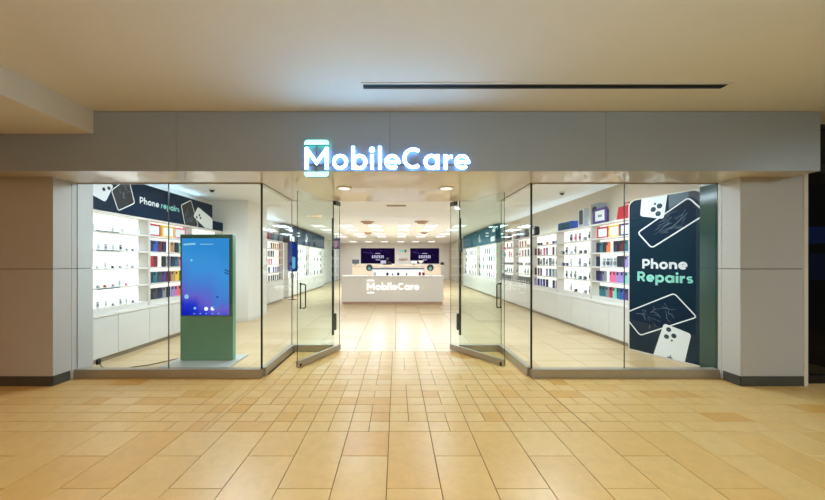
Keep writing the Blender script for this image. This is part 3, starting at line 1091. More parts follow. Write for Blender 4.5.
def b_tablet(t, p):
    mb = MB()
    for a, c in (((-.24, 0), (.24, .06)), ((-.2, .28), (.2, .33)), ((-.24, .06), (-.17, .28)), ((.17, .06), (.24, .28))):
        mb.box((p.x - .03, p.y + a[0], p.z + a[1]), (p.x + .03, p.y + c[0], p.z + c[1]), 0.01)
    mb.build('bumper_frame', PM['purple'], t)
    bx('tablet_screen', (p.x - .012, p.y - .17, p.z + .06), (p.x + .012, p.y + .17, p.z + .28), M['print_white'], t)
    bx('logo_patch', (p.x - .014, p.y - .07, p.z + .14), (p.x - .012, p.y + .07, p.z + .19), PM['grey'], t)


on_top(567, 0, 'boxed_gadget', 'blue and teal carton lying on top of right shelving', 'box', b_blue)
on_top(583.5, 0, 'boxed_phone', 'tall pale carton with printed phone on top of right shelving', 'box', b_phonebox)
on_top(597, 0, 'boxed_speaker', 'tall grey carton with round black window on right shelving', 'box', b_greybox, back=0.24)
on_top(600.5, 0, 'rugged_tablet', 'purple bumper tablet with white screen on top of right shelving', 'tablet', b_tablet, back=0.06)


def b_speaker(col):
    def f(t, p):
        mb = MB(); mb.prism([(p.x + .07, p.y + y, p.z + .15 + z) for y, z in rrect(.36, .30, .11, 5)], (-.14, 0, 0))
        mb.build('body', M['black'], t)
        mb = MB(); mb.prism([(p.x - .07, p.y + .10 * math.cos(a * math.pi / 9), p.z + .14 + .10 * math.sin(a * math.pi / 9)) for a in range(18)][::-1], (-.012, 0, 0))
        mb.build('speaker_cone', PM[col], t)
        bx('light_band', (p.x - .075, p.y - .13, p.z + .255), (p.x - .07, p.y + .13, p.z + .275), M['print_white'], t)
    return f


for u, c in ((508.5, 'red'), (516.8, 'orange'), (525, 'grey'), (535, 'white')):
    on_top(u, 0, 'portable_speaker', 'rounded black portable speaker with %s cone on top of the right shelving' % c, 'speaker', b_speaker(c), back=0.09)


def b_bag(col):
    def f(t, p):
        mb = MB()
        pr = [(p.x - .07, p.y - .20, p.z), (p.x - .07, p.y + .20, p.z), (p.x - .05, p.y + .17, p.z + .26), (p.x - .05, p.y - .17, p.z + .26)]
        mb.prism(pr, (.13, 0, 0)); mb.build('pouch', PM[col], t)
        mb = MB(); mb.tube([(p.x, p.y - .08, p.z + .25), (p.x, p.y - .06, p.z + .32), (p.x, p.y + .06, p.z + .32), (p.x, p.y + .08, p.z + .25)], .012, 6)
        mb.build('handle', PM[col], t)
    return f


for i, (u, c) in enumerate(((264, 'red'), (269, 'maroon'), (274, 'teal'), (279.5, 'navy'))):
    on_top(u, 0, 'device_pouch', '%s device pouch with handle on top of the left shelving past the column' % c, 'pouch', b_bag(c), s=-1, back=0.12)
on_top(627, 0, 'device_pouch', 'red device pouch with handle on the right shelving beside the poster', 'pouch', b_bag('red'), back=0.12)


# ---------------------------------------------------------------- printed graphics on flat boards
class Board:
    """flat board: 2-D board coordinates (a along, z up) -> world; from photo pixels too"""
    def __init__(self, p0, p1, nrm):
        self.p0 = Vector(p0); self.d = (Vector(p1) - Vector(p0)); self.len = self.d.length; self.d.normalize()
        self.n = Vector(nrm).normalized()

    def px(self, u, v):
        k = (u - U0) / F
        a = (k * self.p0.y - self.p0.x) / (self.d.x - k * self.d.y)
        Y = self.p0.y + self.d.y * a
        return (a, EYE - (v - V0) / F * Y)

    def w(self, p, off):
        return self.p0 + self.d * p[0] + Vector((0, 0, p[1])) + self.n * off

    def flat(self, name, polys, m, parent, conv, off):
        mb = MB()
        for q in polys:
            ar = sum(q[i][0] * q[(i + 1) % len(q)][1] - q[(i + 1) % len(q)][0] * q[i][1] for i in range(len(q)))
            if ar < 0:
                q = q[::-1]
            c = clip(q, conv) if conv else q
            if len(c) > 2:
                mb.poly([self.w(p, off) for p in c])
        if mb.f:
            return mb.build(name, m, parent)


def round_poly(P, r, seg=5):
    P = [Vector(p) for p in P]; out = []
    for i in range(len(P)):
        a, b, c = P[i - 1], P[i], P[(i + 1) % len(P)]
        d0, d1 = (a - b).normalized(), (c - b).normalized()
        s, e = b + d0 * r, b + d1 * r
        for k in range(seg + 1):
            t = k / seg
            out.append(tuple(s * (1 - t) ** 2 + b * 2 * t * (1 - t) + e * t * t))
    return out


def ring(P, w):
    """outline band inside polygon P as quads"""
    c = sum((Vector(p) for p in P), Vector((0, 0))) / len(P)
    n = len(P); inner = []
    for i in range(n):
        a, b, d = Vector(P[i - 1]), Vector(P[i]), Vector(P[(i + 1) % n])
        t = (d - a).normalized(); nn = Vector((-t.y, t.x))
        if nn.dot(c - b) < 0: nn = -nn
        inner.append(tuple(b + nn * w))
    return [[P[i], P[(i + 1) % n], inner[(i + 1) % n], inner[i]] for i in range(n)]


def disc(c, r, n=14):
    return [(c[0] + r * math.cos(2 * math.pi * k / n), c[1] + r * math.sin(2 * math.pi * k / n)) for k in range(n)]


def line(a, b, w):
    a, b = Vector(a), Vector(b); d = (b - a).normalized(); n = Vector((-d.y, d.x)) * w / 2
    return [tuple(a - n), tuple(b - n), tuple(b + n), tuple(a + n)]


def cracks(P, n, w, seed):
    """jagged broken-glass lines inside quad P, mostly along its first side"""
    r = random.Random(seed); A, B, D = Vector(P[0]), Vector(P[1]), Vector(P[3])
    at = lambda s, t: A + (B - A) * s + (D - A) * t
    out = []
    for k in range(n):
        s, t = r.uniform(.1, .5), r.uniform(.2, .8)
        slope = r.uniform(-.35, .35)
        for q in range(4):
            s2, t2 = s + r.uniform(.04, .14), t + slope * .2 + r.uniform(-.07, .07)
            if not (.06 < t2 < .94 and s2 < .93):
                break
            if r.random() < .8:
                out.append(line(at(s, t), at(s2, t2), w * r.uniform(.4, 1.3)))
            s, t = s2, t2
    return out


# --- tall poster board in the right shop window
PB = Board((4.20, 5.88, 0), (4.595, 4.87, 0), (-0.94, -0.342, 0))
Wd = PB.len; HT = 2.70
shape = [(0, 0.004), (Wd, 0.004)] + rrect(Wd, HT, 0.13, 6, Wd / 2, HT / 2 + 0.004)[7:21]
po = thing('poster_board', (4.38, 5.385, 0), 'tall dark teal Phone Repairs poster board with rounded corners in right window', 'poster')
mb = MB(); mb.use(M['trimw']); mb.prism([PB.w(p, -0.045) for p in shape], PB.n * 0.045)
mb.build('board', None, po)
PB.flat('printed_face', [shape], M['teal'], po, None, 0.001)
conv = [(0.002, 0.03), (Wd - 0.002, 0.03)] + rrect(Wd - 0.004, HT - 0.004, 0.128, 6, Wd / 2, HT / 2 + 0.004)[7:21]
PB.flat('edge_trim', ring(shape, .018), M['trimw'], po, None, 0.0055)
PB.flat('bottom_trim', [[(0, .004), (Wd, .004), (Wd, .03), (0, .03)]], M['trimw'], po, None, 0.002)


def pq(*pts):
    return [PB.px(*p) for p in pts]


A, B, D = pq((636.9, 232.6), (688.7, 196.5), (651.6, 248.9))
C_ = (B[0] + D[0] - A[0], B[1] + D[1] - A[1])
g1 = [A, B, C_, D]
PB.flat('phone_screen', [round_poly(g1, .07)], M['navy'], po, conv, 0.0014)
PB.flat('phone_rim', ring(round_poly(g1, .07), .022), M['print_white'], po, conv, 0.0026)
PB.flat('crack_lines', cracks(g1, 16, .007, 3), M['print_grey'], po, conv, 0.0026)
PB.flat('corner_print', [pq((668.4, 190), (705, 184), (705, 204), (690, 196), (669, 209))], M['print_grey'], po, conv, 0.0008 + 0.0006)
PB.flat('corner_print', [pq((687, 190), (705, 180), (705, 203), (689, 196))], M['print_dark'], po, conv, 0.0018)
w1 = round_poly(pq((642.5, 190), (640.2, 216.2), (663.8, 219), (669, 186)), .05)
PB.flat('phone_back', [w1], M['print_white'], po, conv, 0.0034)
cams = [PB.px(*p) for p in ((653.4, 209.5), (659.7, 206), (658.2, 213.7))]
PB.flat('camera_lenses', [disc(c, .042) for c in cams] + [disc(PB.px(655.1, 203.9), .018)], M['print_dark'], po, conv, 0.0042)
PB.flat('lens_glass', [disc(c, .022) for c in cams], M['teal2'], po, conv, 0.0048)
A, B, C_ = pq((674.5, 292.6), (698, 317.5), (640, 336))
D = (A[0] + C_[0] - B[0], A[1] + C_[1] - B[1])
g2 = [A, B, C_, D]
PB.flat('phone_screen', [round_poly(g2, .06)], M['navy'], po, conv, 0.0014)
PB.flat('phone_rim', ring(round_poly(g2, .06), .018), M['print_white'], po, conv, 0.0026)
PB.flat('crack_lines', cracks(g2, 16, .007, 8), M['print_grey'], po, conv, 0.0026)
w2 = round_poly(pq((664, 323.2), (691.5, 334), (680, 383), (648, 371)), .05)
PB.flat('phone_back', [w2], M['print_white'], po, conv, 0.0034)
cams = [PB.px(*p) for p in ((668.8, 329.6), (666.6, 336.6), (674, 335.9))]
PB.flat('camera_lenses', [disc(c, .037) for c in cams] + [disc(PB.px(672, 340.6), .015)], M['print_dark'], po, conv, 0.0042)
PB.flat('lens_glass', [disc(c, .02) for c in cams], M['teal2'], po, conv, 0.0048)
lc = PB.px(670, 358.2)
PB.flat('emblem', [disc((lc[0] - .012, lc[1]), .026), disc((lc[0] + .014, lc[1]), .026), line((lc[0], lc[1] + .03), (lc[0] + .018, lc[1] + .055), .014)], M['print_grey'], po, conv, 0.0042)
a0, z0 = PB.px(642.5, 268.4); a1, _ = PB.px(687.5, 268.4)
letters('Phone', PB.w((a0, z0), 0.004), PB.d, (0, 0, 1), PB.n, (a1 - a0) / 824.0, 0, M['print_white'], po, gap=22, weight=46)
a0, z0 = PB.px(637.6, 280.8); a1, _ = PB.px(693.8, 280.8)
letters('Repairs', PB.w((a0, z0), 0.004), PB.d, (0, 0, 1), PB.n, (a1 - a0) / 1006.0, 0, M['print_mint'], po, gap=22, weight=46)

# --- header sign over the left shelving
HB = Board((-XL + 0.02, 4.76, 0), (-XL + 0.02, 8.19, 0), (1, 0, 0))
hs = thing('header_sign', (-XL - 0.1, 6.47, SHT), 'dark blue Phone repairs header sign above the left shelving', 'sign')
bx('board', (WXL + 0.02, 4.76, SHT), (-XL + 0.02, 8.19, 3.02), M['navy'], hs, 0.003)
bx('low_board', (WXL + 0.02, 8.19, SHT), (-XL + 0.02, 8.69, 2.63), M['navy'], hs, 0.003)
conv = [(0, SHT + 0.004), (HB.len, SHT + 0.004), (HB.len, 3.016), (0, 3.016)]


def hq(*pts):
    return [HB.px(*p) for p in pts]


HB.flat('phone_back', [round_poly(hq((113.5, 185.5), (105.3, 202.2), (88, 192.5), (94, 176)), .05)], M['print_white'], hs, conv, 0.003)
HB.flat('camera_lenses', [disc(HB.px(103.6, 189.2), .03), disc(HB.px(108.7, 188.2), .03)], M['print_dark'], hs, conv, 0.0036)
g = hq((110.8, 190), (118, 211.3), (135, 203.5), (128.5, 177))
HB.flat('phone_screen', [round_poly(g, .05)], M['print_dark'], hs, conv, 0.001)
HB.flat('phone_rim', ring(round_poly(g, .05), .016), M['print_white'], hs, conv, 0.002)
HB.flat('crack_lines', cracks(g, 7, .012, 5), M['print_grey'], hs, conv, 0.0018)
g = hq((180.8, 204.8), (191, 199.8), (198.5, 226), (186, 232))
HB.flat('phone_screen', [round_poly(g, .05)], M['print_dark'], hs, conv, 0.001)
HB.flat('phone_rim', ring(round_poly(g, .05), .018), M['print_white'], hs, conv, 0.002)
HB.flat('crack_lines', cracks(g, 7, .012, 6), M['print_grey'], hs, conv, 0.0018)
g = hq((197.8, 206.8), (216, 222), (216, 236), (205, 228), (193.2, 216.5))
HB.flat('phone_back', [round_poly(g, .05)], M['print_white'], hs, conv, 0.003)
HB.flat('camera_lenses', [disc(HB.px(*p), .03) for p in ((196.6, 217.2), (199.2, 215.2), (200.4, 218))], M['print_dark'], hs, conv, 0.0036)
y0, z0 = HB.px(139.6, 203.2); y1, _ = HB.px(159, 207.3)
x = letters('Phone', HB.w((y0, z0), 0.003), HB.d, (0, 0, 1), HB.n, (y1 - y0) / 824.0, 0, M['print_white'], hs, gap=22, weight=40)
s_ = (y1 - y0) / 824.0
letters('repairs', HB.w((y0 + (824 + 90) * s_, z0), 0.003), HB.d, (0, 0, 1), HB.n, s_, 0, M['print_mint'], hs, gap=22, weight=40)

# --- header signs at the far end of both walls
for s, nm in ((1, 'right'), (-1, 'left')):
    xf = (XR if s > 0 else XL) - 0.02
    h = thing('header_sign', (s * (xf + .1), 17.45, SHT), 'teal header sign over the far %s shelves with white emblem' % nm, 'sign')
    bx('board', (s * xf, 14.0, SHT), (s * (xf + .4), 20.9, 3.18), M['teal2'] if s > 0 else M['navy'], h, .003)
    FB = Board((s * xf, 14.0, 0), (s * xf, 20.9, 0), (-s, 0, 0))
    cv = [(0, SHT), (FB.len, SHT), (FB.len, 3.18), (0, 3.18)]
    hand = [line((2.6, 2.62), (2.75, 2.98), .07), line((2.75, 2.62), (2.55, 2.62), .07), line((2.75, 2.62), (2.95, 2.86), .07)]
    FB.flat('emblem', hand + [line((1.1, 2.78), (1.6, 2.82), .05), line((1.1, 2.92), (1.6, 2.96), .05)], M['print_white'], h, cv, .004)
    FB.flat('phone_graphic', [round_poly([(0.15, 2.5), (0.75, 2.5), (0.75, 2.72), (0.15, 2.72)], .04), round_poly([(0.1, 2.9), (0.5, 2.9), (0.5, 3.05), (0.1, 3.05)], .03)], M['print_white'], h, cv, .004)

# ---------------------------------------------------------------- digital kiosk in the left window
YK = 5.15
kx0, kx1 = (180.3 - U0) / F * YK, (232.9 - U0) / F * YK
KZ = 2.03
kc = (kx0 + kx1) / 2
kz = thing('digital_kiosk', (kc, YK, 0), 'grey-green digital kiosk with a blue touchscreen standing in the left window', 'kiosk')
mb = MB()
mb.prism([(kc - 0.53, 4.83, 0.0), (kc + 0.50, 4.83, 0.0), (kc + 0.50, 5.50, 0.0), (kc - 0.53, 5.50, 0.0)], (0, 0, 0.03))
mb.build('base_plate', M['plate'], kz)
mb = MB(); mb.prism([(kc + x, YK, KZ / 2 + 0.015 + z) for x, z in rrect(kx1 - kx0, KZ - 0.03, 0.012, 3)], (0, 0.09, 0))
body = mb.build('body', M['kiosk'], kz)
sx0, sx1 = (182.2 - U0) / F * YK, (229.3 - U0) / F * YK
sz0, sz1 = EYE - (315.3 - V0) / F * YK, EYE - (238.3 - V0) / F * YK
bx('bezel', (kx0 + 0.004, YK - 0.006, sz0 - 0.015), (kx1 - 0.004, YK, KZ - 0.006), M['kdark'], kz, 0.002)
# touchscreen wallpaper: blue to violet, soft light streaks
sm = bpy.data.materials.new('touchscreen_wallpaper'); sm.use_nodes = True
nt = sm.node_tree; nt.nodes.clear()
N = nt.nodes.new; L = nt.links.new
tc = N('ShaderNodeTexCoord'); sep = N('ShaderNodeSeparateXYZ'); L(tc.outputs['Generated'], sep.inputs[0])
nz = N('ShaderNodeTexNoise'); nz.inputs['Scale'].default_value = 2.2; nz.inputs['Detail'].default_value = 2; L(tc.outputs['Generated'], nz.inputs['Vector'])
ma = N('ShaderNodeMath'); ma.operation = 'MULTIPLY_ADD'; ma.inputs[1].default_value = 0.45; ma.inputs[2].default_value = -0.22
L(nz.outputs['Fac'], ma.inputs[0])
ad = N('ShaderNodeMath'); ad.operation = 'ADD'; L(sep.outputs['Z'], ad.inputs[0]); L(ma.outputs[0], ad.inputs[1])
a2 = N('ShaderNodeMath'); a2.operation = 'MULTIPLY_ADD'; a2.inputs[1].default_value = 0.25
L(sep.outputs['X'], a2.inputs[0]); L(ad.outputs[0], a2.inputs[2])
rp = N('ShaderNodeValToRGB'); cr = rp.color_ramp
cr.elements[0].position = 0.02; cr.elements[0].color = lin((18, 36, 200))
cr.elements[1].position = 1.0; cr.elements[1].color = lin((54, 150, 228))
for p, c in ((0.16, (40, 60, 216)), (0.32, (112, 104, 220)), (0.45, (84, 130, 226)), (0.72, (70, 158, 236))):
    e = cr.elements.new(p); e.color = lin(c)
L(a2.outputs[0], rp.inputs[0])
em = N('ShaderNodeEmission'); em.inputs[1].default_value = 0.95; L(rp.outputs[0], em.inputs[0])
out = N('ShaderNodeOutputMaterial'); L(em.outputs[0], out.inputs[0])
scr = bx('screen', (sx0, YK - 0.008, sz0), (sx1, YK - 0.006, sz1), sm, kz)
M['icon'] = emis('screen_icon_white', (240, 246, 255), 1.2)
M['icon2'] = emis('screen_icon_cyan', (150, 215, 245), 1.0)
M['icon3'] = emis('screen_icon_navy', (20, 40, 110), 0.8)
KB = Board((sx0, YK - 0.008, 0), (sx1, YK - 0.008, 0), (0, -1, 0))
for nm, polys, m_ in (
        ('app_icon', [disc(KB.px(206.2, 308.8), .032)], 'icon'), ('app_icon', [disc(KB.px(212.6, 308.6), .032)], 'icon'),
        ('app_icon', [disc(KB.px(195, 308.2), .02)], 'icon2'), ('app_icon', [disc(KB.px(186.6, 296.6), .036)], 'icon2'),
        ('app_icon', [disc(KB.px(217.3, 297), .014)], 'icon3'),
        ('app_icon', [disc(KB.px(191.5, 260.3), .018)], 'icon2'),
        ('cursor_mark', [line(KB.px(224.5, 272.5), KB.px(229, 274.2), .014), line(KB.px(224.8, 269.5), KB.px(229, 271.8), .014)], 'icon3'),
        ('status_bar', [line(KB.px(183.5, 244.5), KB.px(195.5, 243.8), .03), line(KB.px(200, 244.2), KB.px(213, 244.2), .012)], 'icon2'),
        ('navigation_dots', [disc(KB.px(u, 313.6), .01) for u in (194.3, 200.4, 206.2, 212.4, 218.6)], 'icon2')):
    KB.flat(nm, polys, M[m_], scr, None, 0.0015)
cv_ = KB.px(214.2, 307.4)
KB.flat('app_icon_cut', [disc(cv_, .022)], sm, scr, None, 0.002)
# power lead running over the floor to a socket on the jamb
mb = MB()
pts = [(kc - 0.54, 5.40, 0.008), (kc - 0.60, 5.30, 0.008), (kc - 0.8, 5.0, 0.008), (kc - 1.05, 4.86, 0.008), (-4.2, 4.84, 0.008), (-4.36, 4.82, 0.03), (-4.40, 4.80, 0.10)]
mb.tube(pts, 0.006, 6)
cab = thing('power_cable', (-4.0, 4.9, 0), 'thin black power cable trailing on the floor from the kiosk', 'cable')
mb.build('lead', M['rubber'], cab, True)
bx('plug', (-4.42, 4.77, 0.08), (-4.385, 4.83, 0.16), M['rubber'], cab, 0.006)

# ---------------------------------------------------------------- reception counter
CY = 12.08
cx0, cx1 = (341.5 - U0) / F * CY, (443.5 - U0) / F * CY
ct = thing('reception_counter', ((cx0 + cx1) / 2, CY + 0.35, 0), 'long beige reception counter with white MobileCare lettering', 'counter')
bx('plinth', (cx0 + 0.03, CY + 0.03, 0), (cx1 - 0.03, CY + 0.62, 0.10), M['counter_b'], ct)
bx('front_panel', (cx0, CY, 0.10), (cx1, CY + 0.65, 1.02), M['counter'], ct, 0.006)
bx('worktop', (cx0 - 0.02, CY - 0.02, 1.02), (cx1 + 0.02, CY + 0.70, 1.06), M['counter'], ct, 0.006)
s2 = 52.4 * CY / F / 1545
lx, lz = (366.8 - U0) / F * CY, EYE - (289.9 - V0) / F * CY
M['logo'] = mat('white_acrylic_added_glow', (252, 252, 252), 0.3, vary=0.01, emit=0.8)  # unlit letters, slight glow added so they read bright
letters(word, (lx, CY, lz), (1, 0, 0), (0, 0, 1), (0, -1, 0), s2, 0.02, M['logo'], ct, xs=XS, weight=29)
for z0 in (262, -98):
    mb = MB(); mb.prism([(lx + p[0] * s2, CY, lz + (z0 + p[1]) * s2) for p in rrect(210, 30, 12, 4, 115, 15)][::-1], (0, -0.02, 0))
    mb.build('logo_bar', M['logo'], ct)

# gadgets standing on the counter
for u, c, w, h in ((375, 'pale grey', .10, .12), (387.4, 'black', .09, .10), (392.6, 'grey', .06, .07), (398.2, 'black', .09, .10), (406.6, 'grey', .06, .08), (419.8, 'red', .09, .12), (423.4, 'maroon', .09, .11)):
    X = (u - U0) / F * (CY + .3)
    t = thing('demo_gadget', (X, CY + .3, 1.06), '%s demo gadget on the reception counter at the %s' % (c, 'far left' if u < 380 else 'left of centre' if u < 390 else 'centre left' if u < 395 else 'centre' if u < 400 else 'right of centre' if u < 410 else 'right' if u < 421 else 'far right'), 'gadget', 'gadgets on the reception counter')
    bx('stand', (X - w * .5, CY + .25, 1.06), (X + w * .5, CY + .35, 1.075), M['white'], t)
    MB().prism([(X + x, CY + .28, 1.075 + h / 2 + z) for x, z in rrect(w, h, w * .3, 4)], (0, .035, 0)).build('device', PM[c], t)
for i, (u, v) in enumerate(((369.3, 264.5), (430.3, 264.3))):
    X = (u - U0) / F * (CY + .45)
    t = thing('display_stand', (X, CY + .45, 1.06), 'round dark product display stand on the reception counter, %s one' % ('left' if i == 0 else 'right'), 'display stand', 'round display stands')
    MB().lathe((X, CY + .45, 1.06), [(.09, 0), (.09, .015), (.015, .02), (.015, .2)], 14).build('foot', M['white'], t)
    mb = MB(); mb.prism([(X + .13 * math.cos(a * math.pi / 10), CY + .44, 1.36 + .13 * math.sin(a * math.pi / 10)) for a in range(20)], (0, .03, 0)); mb.build('disc', PM['dark grey'], t)
    mb = MB(); mb.prism([(X + .06 * math.cos(a * math.pi / 10), CY + .435, 1.33 + .06 * math.sin(a * math.pi / 10)) for a in range(20)], (0, .005, 0)); mb.build('badge', PM['mint'], t)
# lit white display cabinet behind the counter
IY = 13.9
ix0, ix1 = (372.5 - U0) / F * IY, (424 - U0) / F * IY
t = thing('display_cabinet', ((ix0 + ix1) / 2, IY + .3, 0), 'white lit display cabinet with glass top behind the reception counter', 'cabinet')
bx('body', (ix0, IY + .02, 0), (ix1, IY + .6, 1.27), M['white'], t)
bx('lit_front', (ix0 + .02, IY, .15), (ix1 - .02, IY + .02, 1.25), M['led_white'], t)
bx('glass_top', (ix0 - .02, IY - .02, 1.27), (ix1 + .02, IY + .62, 1.34), PM['grey'], t, .004)

# ---------------------------------------------------------------- far end: service counter, screens, signs
BY = 20.0
t = thing('service_counter', (0, BY + .4, 0), 'tall beige service counter at the back of the shop', 'counter')
bx0, bx1 = (352.5 - U0) / F * BY, (441 - U0) / F * BY
M['svc'] = mat('tan_service_counter', (206, 184, 160), 0.5, vary=0.03)
bx('front_panel', (bx0, BY, 0), (bx1, BY + .7, 1.33), M['svc'], t)
bx('worktop', (bx0 - .03, BY - .03, 1.33), (bx1 + .03, BY + .75, 1.39), M['svc'], t, .005)
scm = emis('video_wall_picture', (26, 14, 52), 0.9)
M['scr_white'] = emis('video_wall_white', (210, 205, 235), 1.0)
M['scr_violet'] = emis('video_wall_violet', (92, 60, 150), 0.8)
WY = YEND - 0.52
for i, (u0, u1) in enumerate(((360.8, 394.8), (410.2, 439.2))):
    x0, x1 = (u0 - U0) / F * WY, (u1 - U0) / F * WY
    za, zb = EYE - (263.6 - V0) / F * WY, EYE - (248.2 - V0) / F * WY
    t = thing('video_wall', ((x0 + x1) / 2, WY, za), 'wide dark purple video screen on the back wall, %s of the two' % ('left' if i == 0 else 'right'), 'screen', 'back wall video screens')
    bx('frame', (x0, WY, za), (x1, YEND, zb), M['black'], t)
    bx('picture', (x0 + .04, WY - .01, za + .04), (x1 - .04, WY, zb - .04), scm, t)
    SB = Board((x0, WY - .012, 0), (x1, WY - .012, 0), (0, -1, 0))
    cx = (x0 + x1) / 2 - x0; cz = za + .62
    n = 7
    SB.flat('caption', [line((cx - .48 + k * .16, cz - .13), (cx - .48 + k * .16, cz + .13), .085) for k in range(n)] + [line((cx - .48 + k * .16, cz + (.1 if k % 2 else -.1)), (cx - .4 + k * .16, cz + (.1 if k % 2 else -.1)), .06) for k in range(n - 1)], M['scr_white'], t, None, .002)
    SB.flat('caption', [line((cx - .22, cz + .30), (cx + .22, cz + .30), .05), line((cx - .2, cz - .28), (cx + .2, cz - .28), .05)], M['scr_white'], t, None, .002)
    r = random.Random(i)
    SB.flat('picture_glints', [disc((r.uniform(.2, x1 - x0 - .2), r.uniform(za + .15, zb - .15)), r.uniform(.02, .05), 6) for _ in range(14)] + [line((.2, zb - .35), (cx - .3, zb - .52), .05)], M['scr_violet'], t, None, .001)
X0, X1 = (400 - U0) / F * WY, (404.3 - U0) / F * WY
t = thing('wall_sign', ((X0 + X1) / 2, WY, 2.4), 'small pale green lit sign on the back wall between the video screens', 'sign')
bx('housing', (X0 - .03, WY + .0, 2.40), (X1 + .03, YEND - .5, 2.68), M['white'], t)
bx('lit_face', (X0, WY - .006, 2.43), (X1, WY, 2.65), emis('green_sign_light', (150, 215, 190), 0.9), t)
X = (405.3 - U0) / F * WY
t = thing('wall_speaker', (X, WY, 2.45), 'small black wall speaker beside the green lit sign', 'speaker')
bx('box', (X - .07, WY - .08, 2.45), (X + .07, YEND - .5, 2.65), M['black'], t, .01)
bx('grille', (X - .055, WY - .085, 2.465), (X + .055, WY - .08, 2.635), PM['dark grey'], t)
t = thing('wall_shelf', (.55, WY, 1.8), 'thin brown shelf on the back wall between the screens', 'shelf')
bx('board', (.2, WY - .2, 1.80), (1.0, YEND - .5, 1.85), M['counter_b'], t)
bx('bracket', (.55, WY - .16, 1.72), (.6, YEND - .5, 1.80), M['counter_b'], t)
# back pier carrying the screens down to the floor
struct(MB().box((WXL, YEND - .5, 0), (WXR, YEND, 2.86)).build('wall_back_lining', M['counter']))


def monitor(u, w, h, name, label, face):
    Y = BY + .35; X = (u - U0) / F * Y; z = 1.39
    t = thing(name, (X, Y, z), label, 'monitor')
    bx('foot', (X - w * .25, Y - .08, z), (X + w * .25, Y + .08, z + .015), M['black'], t)
    bx('neck', (X - .02, Y + .0, z + .015), (X + .02, Y + .03, z + .1), M['black'], t)
    bx('panel', (X - w / 2, Y - .03, z + .07), (X + w / 2, Y, z + .07 + h), M['black'], t, .005)
    bx('display', (X - w / 2 + .015, Y - .033, z + .085), (X + w / 2 - .015, Y - .03, z + .055 + h), face, t)


monitor(355.6, .42, .26, 'desktop_monitor', 'small black monitor at the left end of the service counter', PM['dark grey'])
monitor(383.3, .36, .22, 'desktop_monitor', 'monitor with pale violet picture on service counter beside the person', M['scr_white'])
monitor(413.8, .44, .20, 'desktop_monitor', 'monitor with pale picture on service counter under the right video screen', PM['pale grey'])
t = thing('desk_lamp', (1.52, BY + .3, 1.39), 'white flared desk lamp on the service counter', 'lamp')
MB().lathe((1.52, BY + .3, 1.39), [(.09, 0), (.09, .02), (.014, .03), (.014, .12)], 12).build('stem', M['white'], t)
MB().lathe((1.52, BY + .3, 1.39), [(.05, .10), (.19, .26), (.2, .27)], 14).build('shade', M['white'], t)
t = thing('card_terminal', (2.86, BY + .3, 1.39), 'small black card terminal at the right end of the service counter', 'terminal')
bx('base', (2.72, BY + .2, 1.39), (2.98, BY + .4, 1.42), M['black'], t, .004)
bx('display', (2.74, BY + .28, 1.42), (2.96, BY + .33, 1.55), M['black'], t, .006)
# hanging screen and posters along the left wall
t = thing('hanging_screen', (-3.62, 19.6, 2.35), 'narrow dark screen with blue and pink picture hanging on the far left', 'screen')
bx('frame', (-3.84, 19.6, 2.35), (-3.40, 19.68, 3.0), M['black'], t, .006)
bx('picture', (-3.81, 19.592, 2.38), (-3.43, 19.6, 2.97), emis('hanging_picture', (60, 70, 120), .7), t)
bx('picture_patch', (-3.72, 19.588, 2.45), (-3.56, 19.592, 2.85), emis('hanging_picture_pink', (200, 120, 140), .8), t)
bx('drop_rod', (-3.63, 19.63, 3.0), (-3.61, 19.65, CEIL), M['steel'], t)
t = thing('hanging_screen', (3.75, 19.6, 2.2), 'narrow dark screen hanging on the far right beside the teal header', 'screen')
bx('frame', (3.74, 19.6, 2.2), (3.98, 19.68, 3.0), M['black'], t, .006)
bx('picture', (3.76, 19.592, 2.24), (3.96, 19.6, 2.96), emis('hanging_picture_teal', (40, 70, 90), .5), t)
bx('drop_rod', (3.85, 19.63, 3.0), (3.87, 19.65, CEIL), M['steel'], t)
# blue phone poster panel in front of the far left bays
t = thing('phone_poster', (-4.42, 13.6, .0), 'glowing blue phone poster panel standing against the far left shelving', 'poster')
mb = MB(); mb.prism([(-4.60 + .25 + x, 13.6, 1.80 + z) for x, z in rrect(.42, 1.25, .08, 4)], (0, .05, 0)); mb.build('board', M['black'], t)
mb = MB(); mb.prism([(-4.60 + .25 + x, 13.592, 1.80 + z) for x, z in rrect(.38, 1.2, .07, 4)], (0, .008, 0)); mb.build('printed_face', emis('blue_poster', (36, 80, 190), .5), t)
mb = MB(); mb.prism([(-4.60 + .29 + x, 13.588, 1.55 + z) for x, z in rrect(.16, .5, .07, 4)], (0, .004, 0)); mb.build('printed_glow', emis('cyan_poster', (120, 200, 250), .9), t)
bx('post', (-4.37, 13.61, 0), (-4.33, 13.64, 1.2), M['steel'], t)
bx('foot', (-4.5, 13.5, 0), (-4.2, 13.72, .02), M['steel'], t)

# person in black behind the service counter
PX, PY = (387.6 - U0) / F * 21.6, 21.6
pr = thing('person', (PX, PY, 0), 'person in dark clothing standing behind the service counter', 'person')


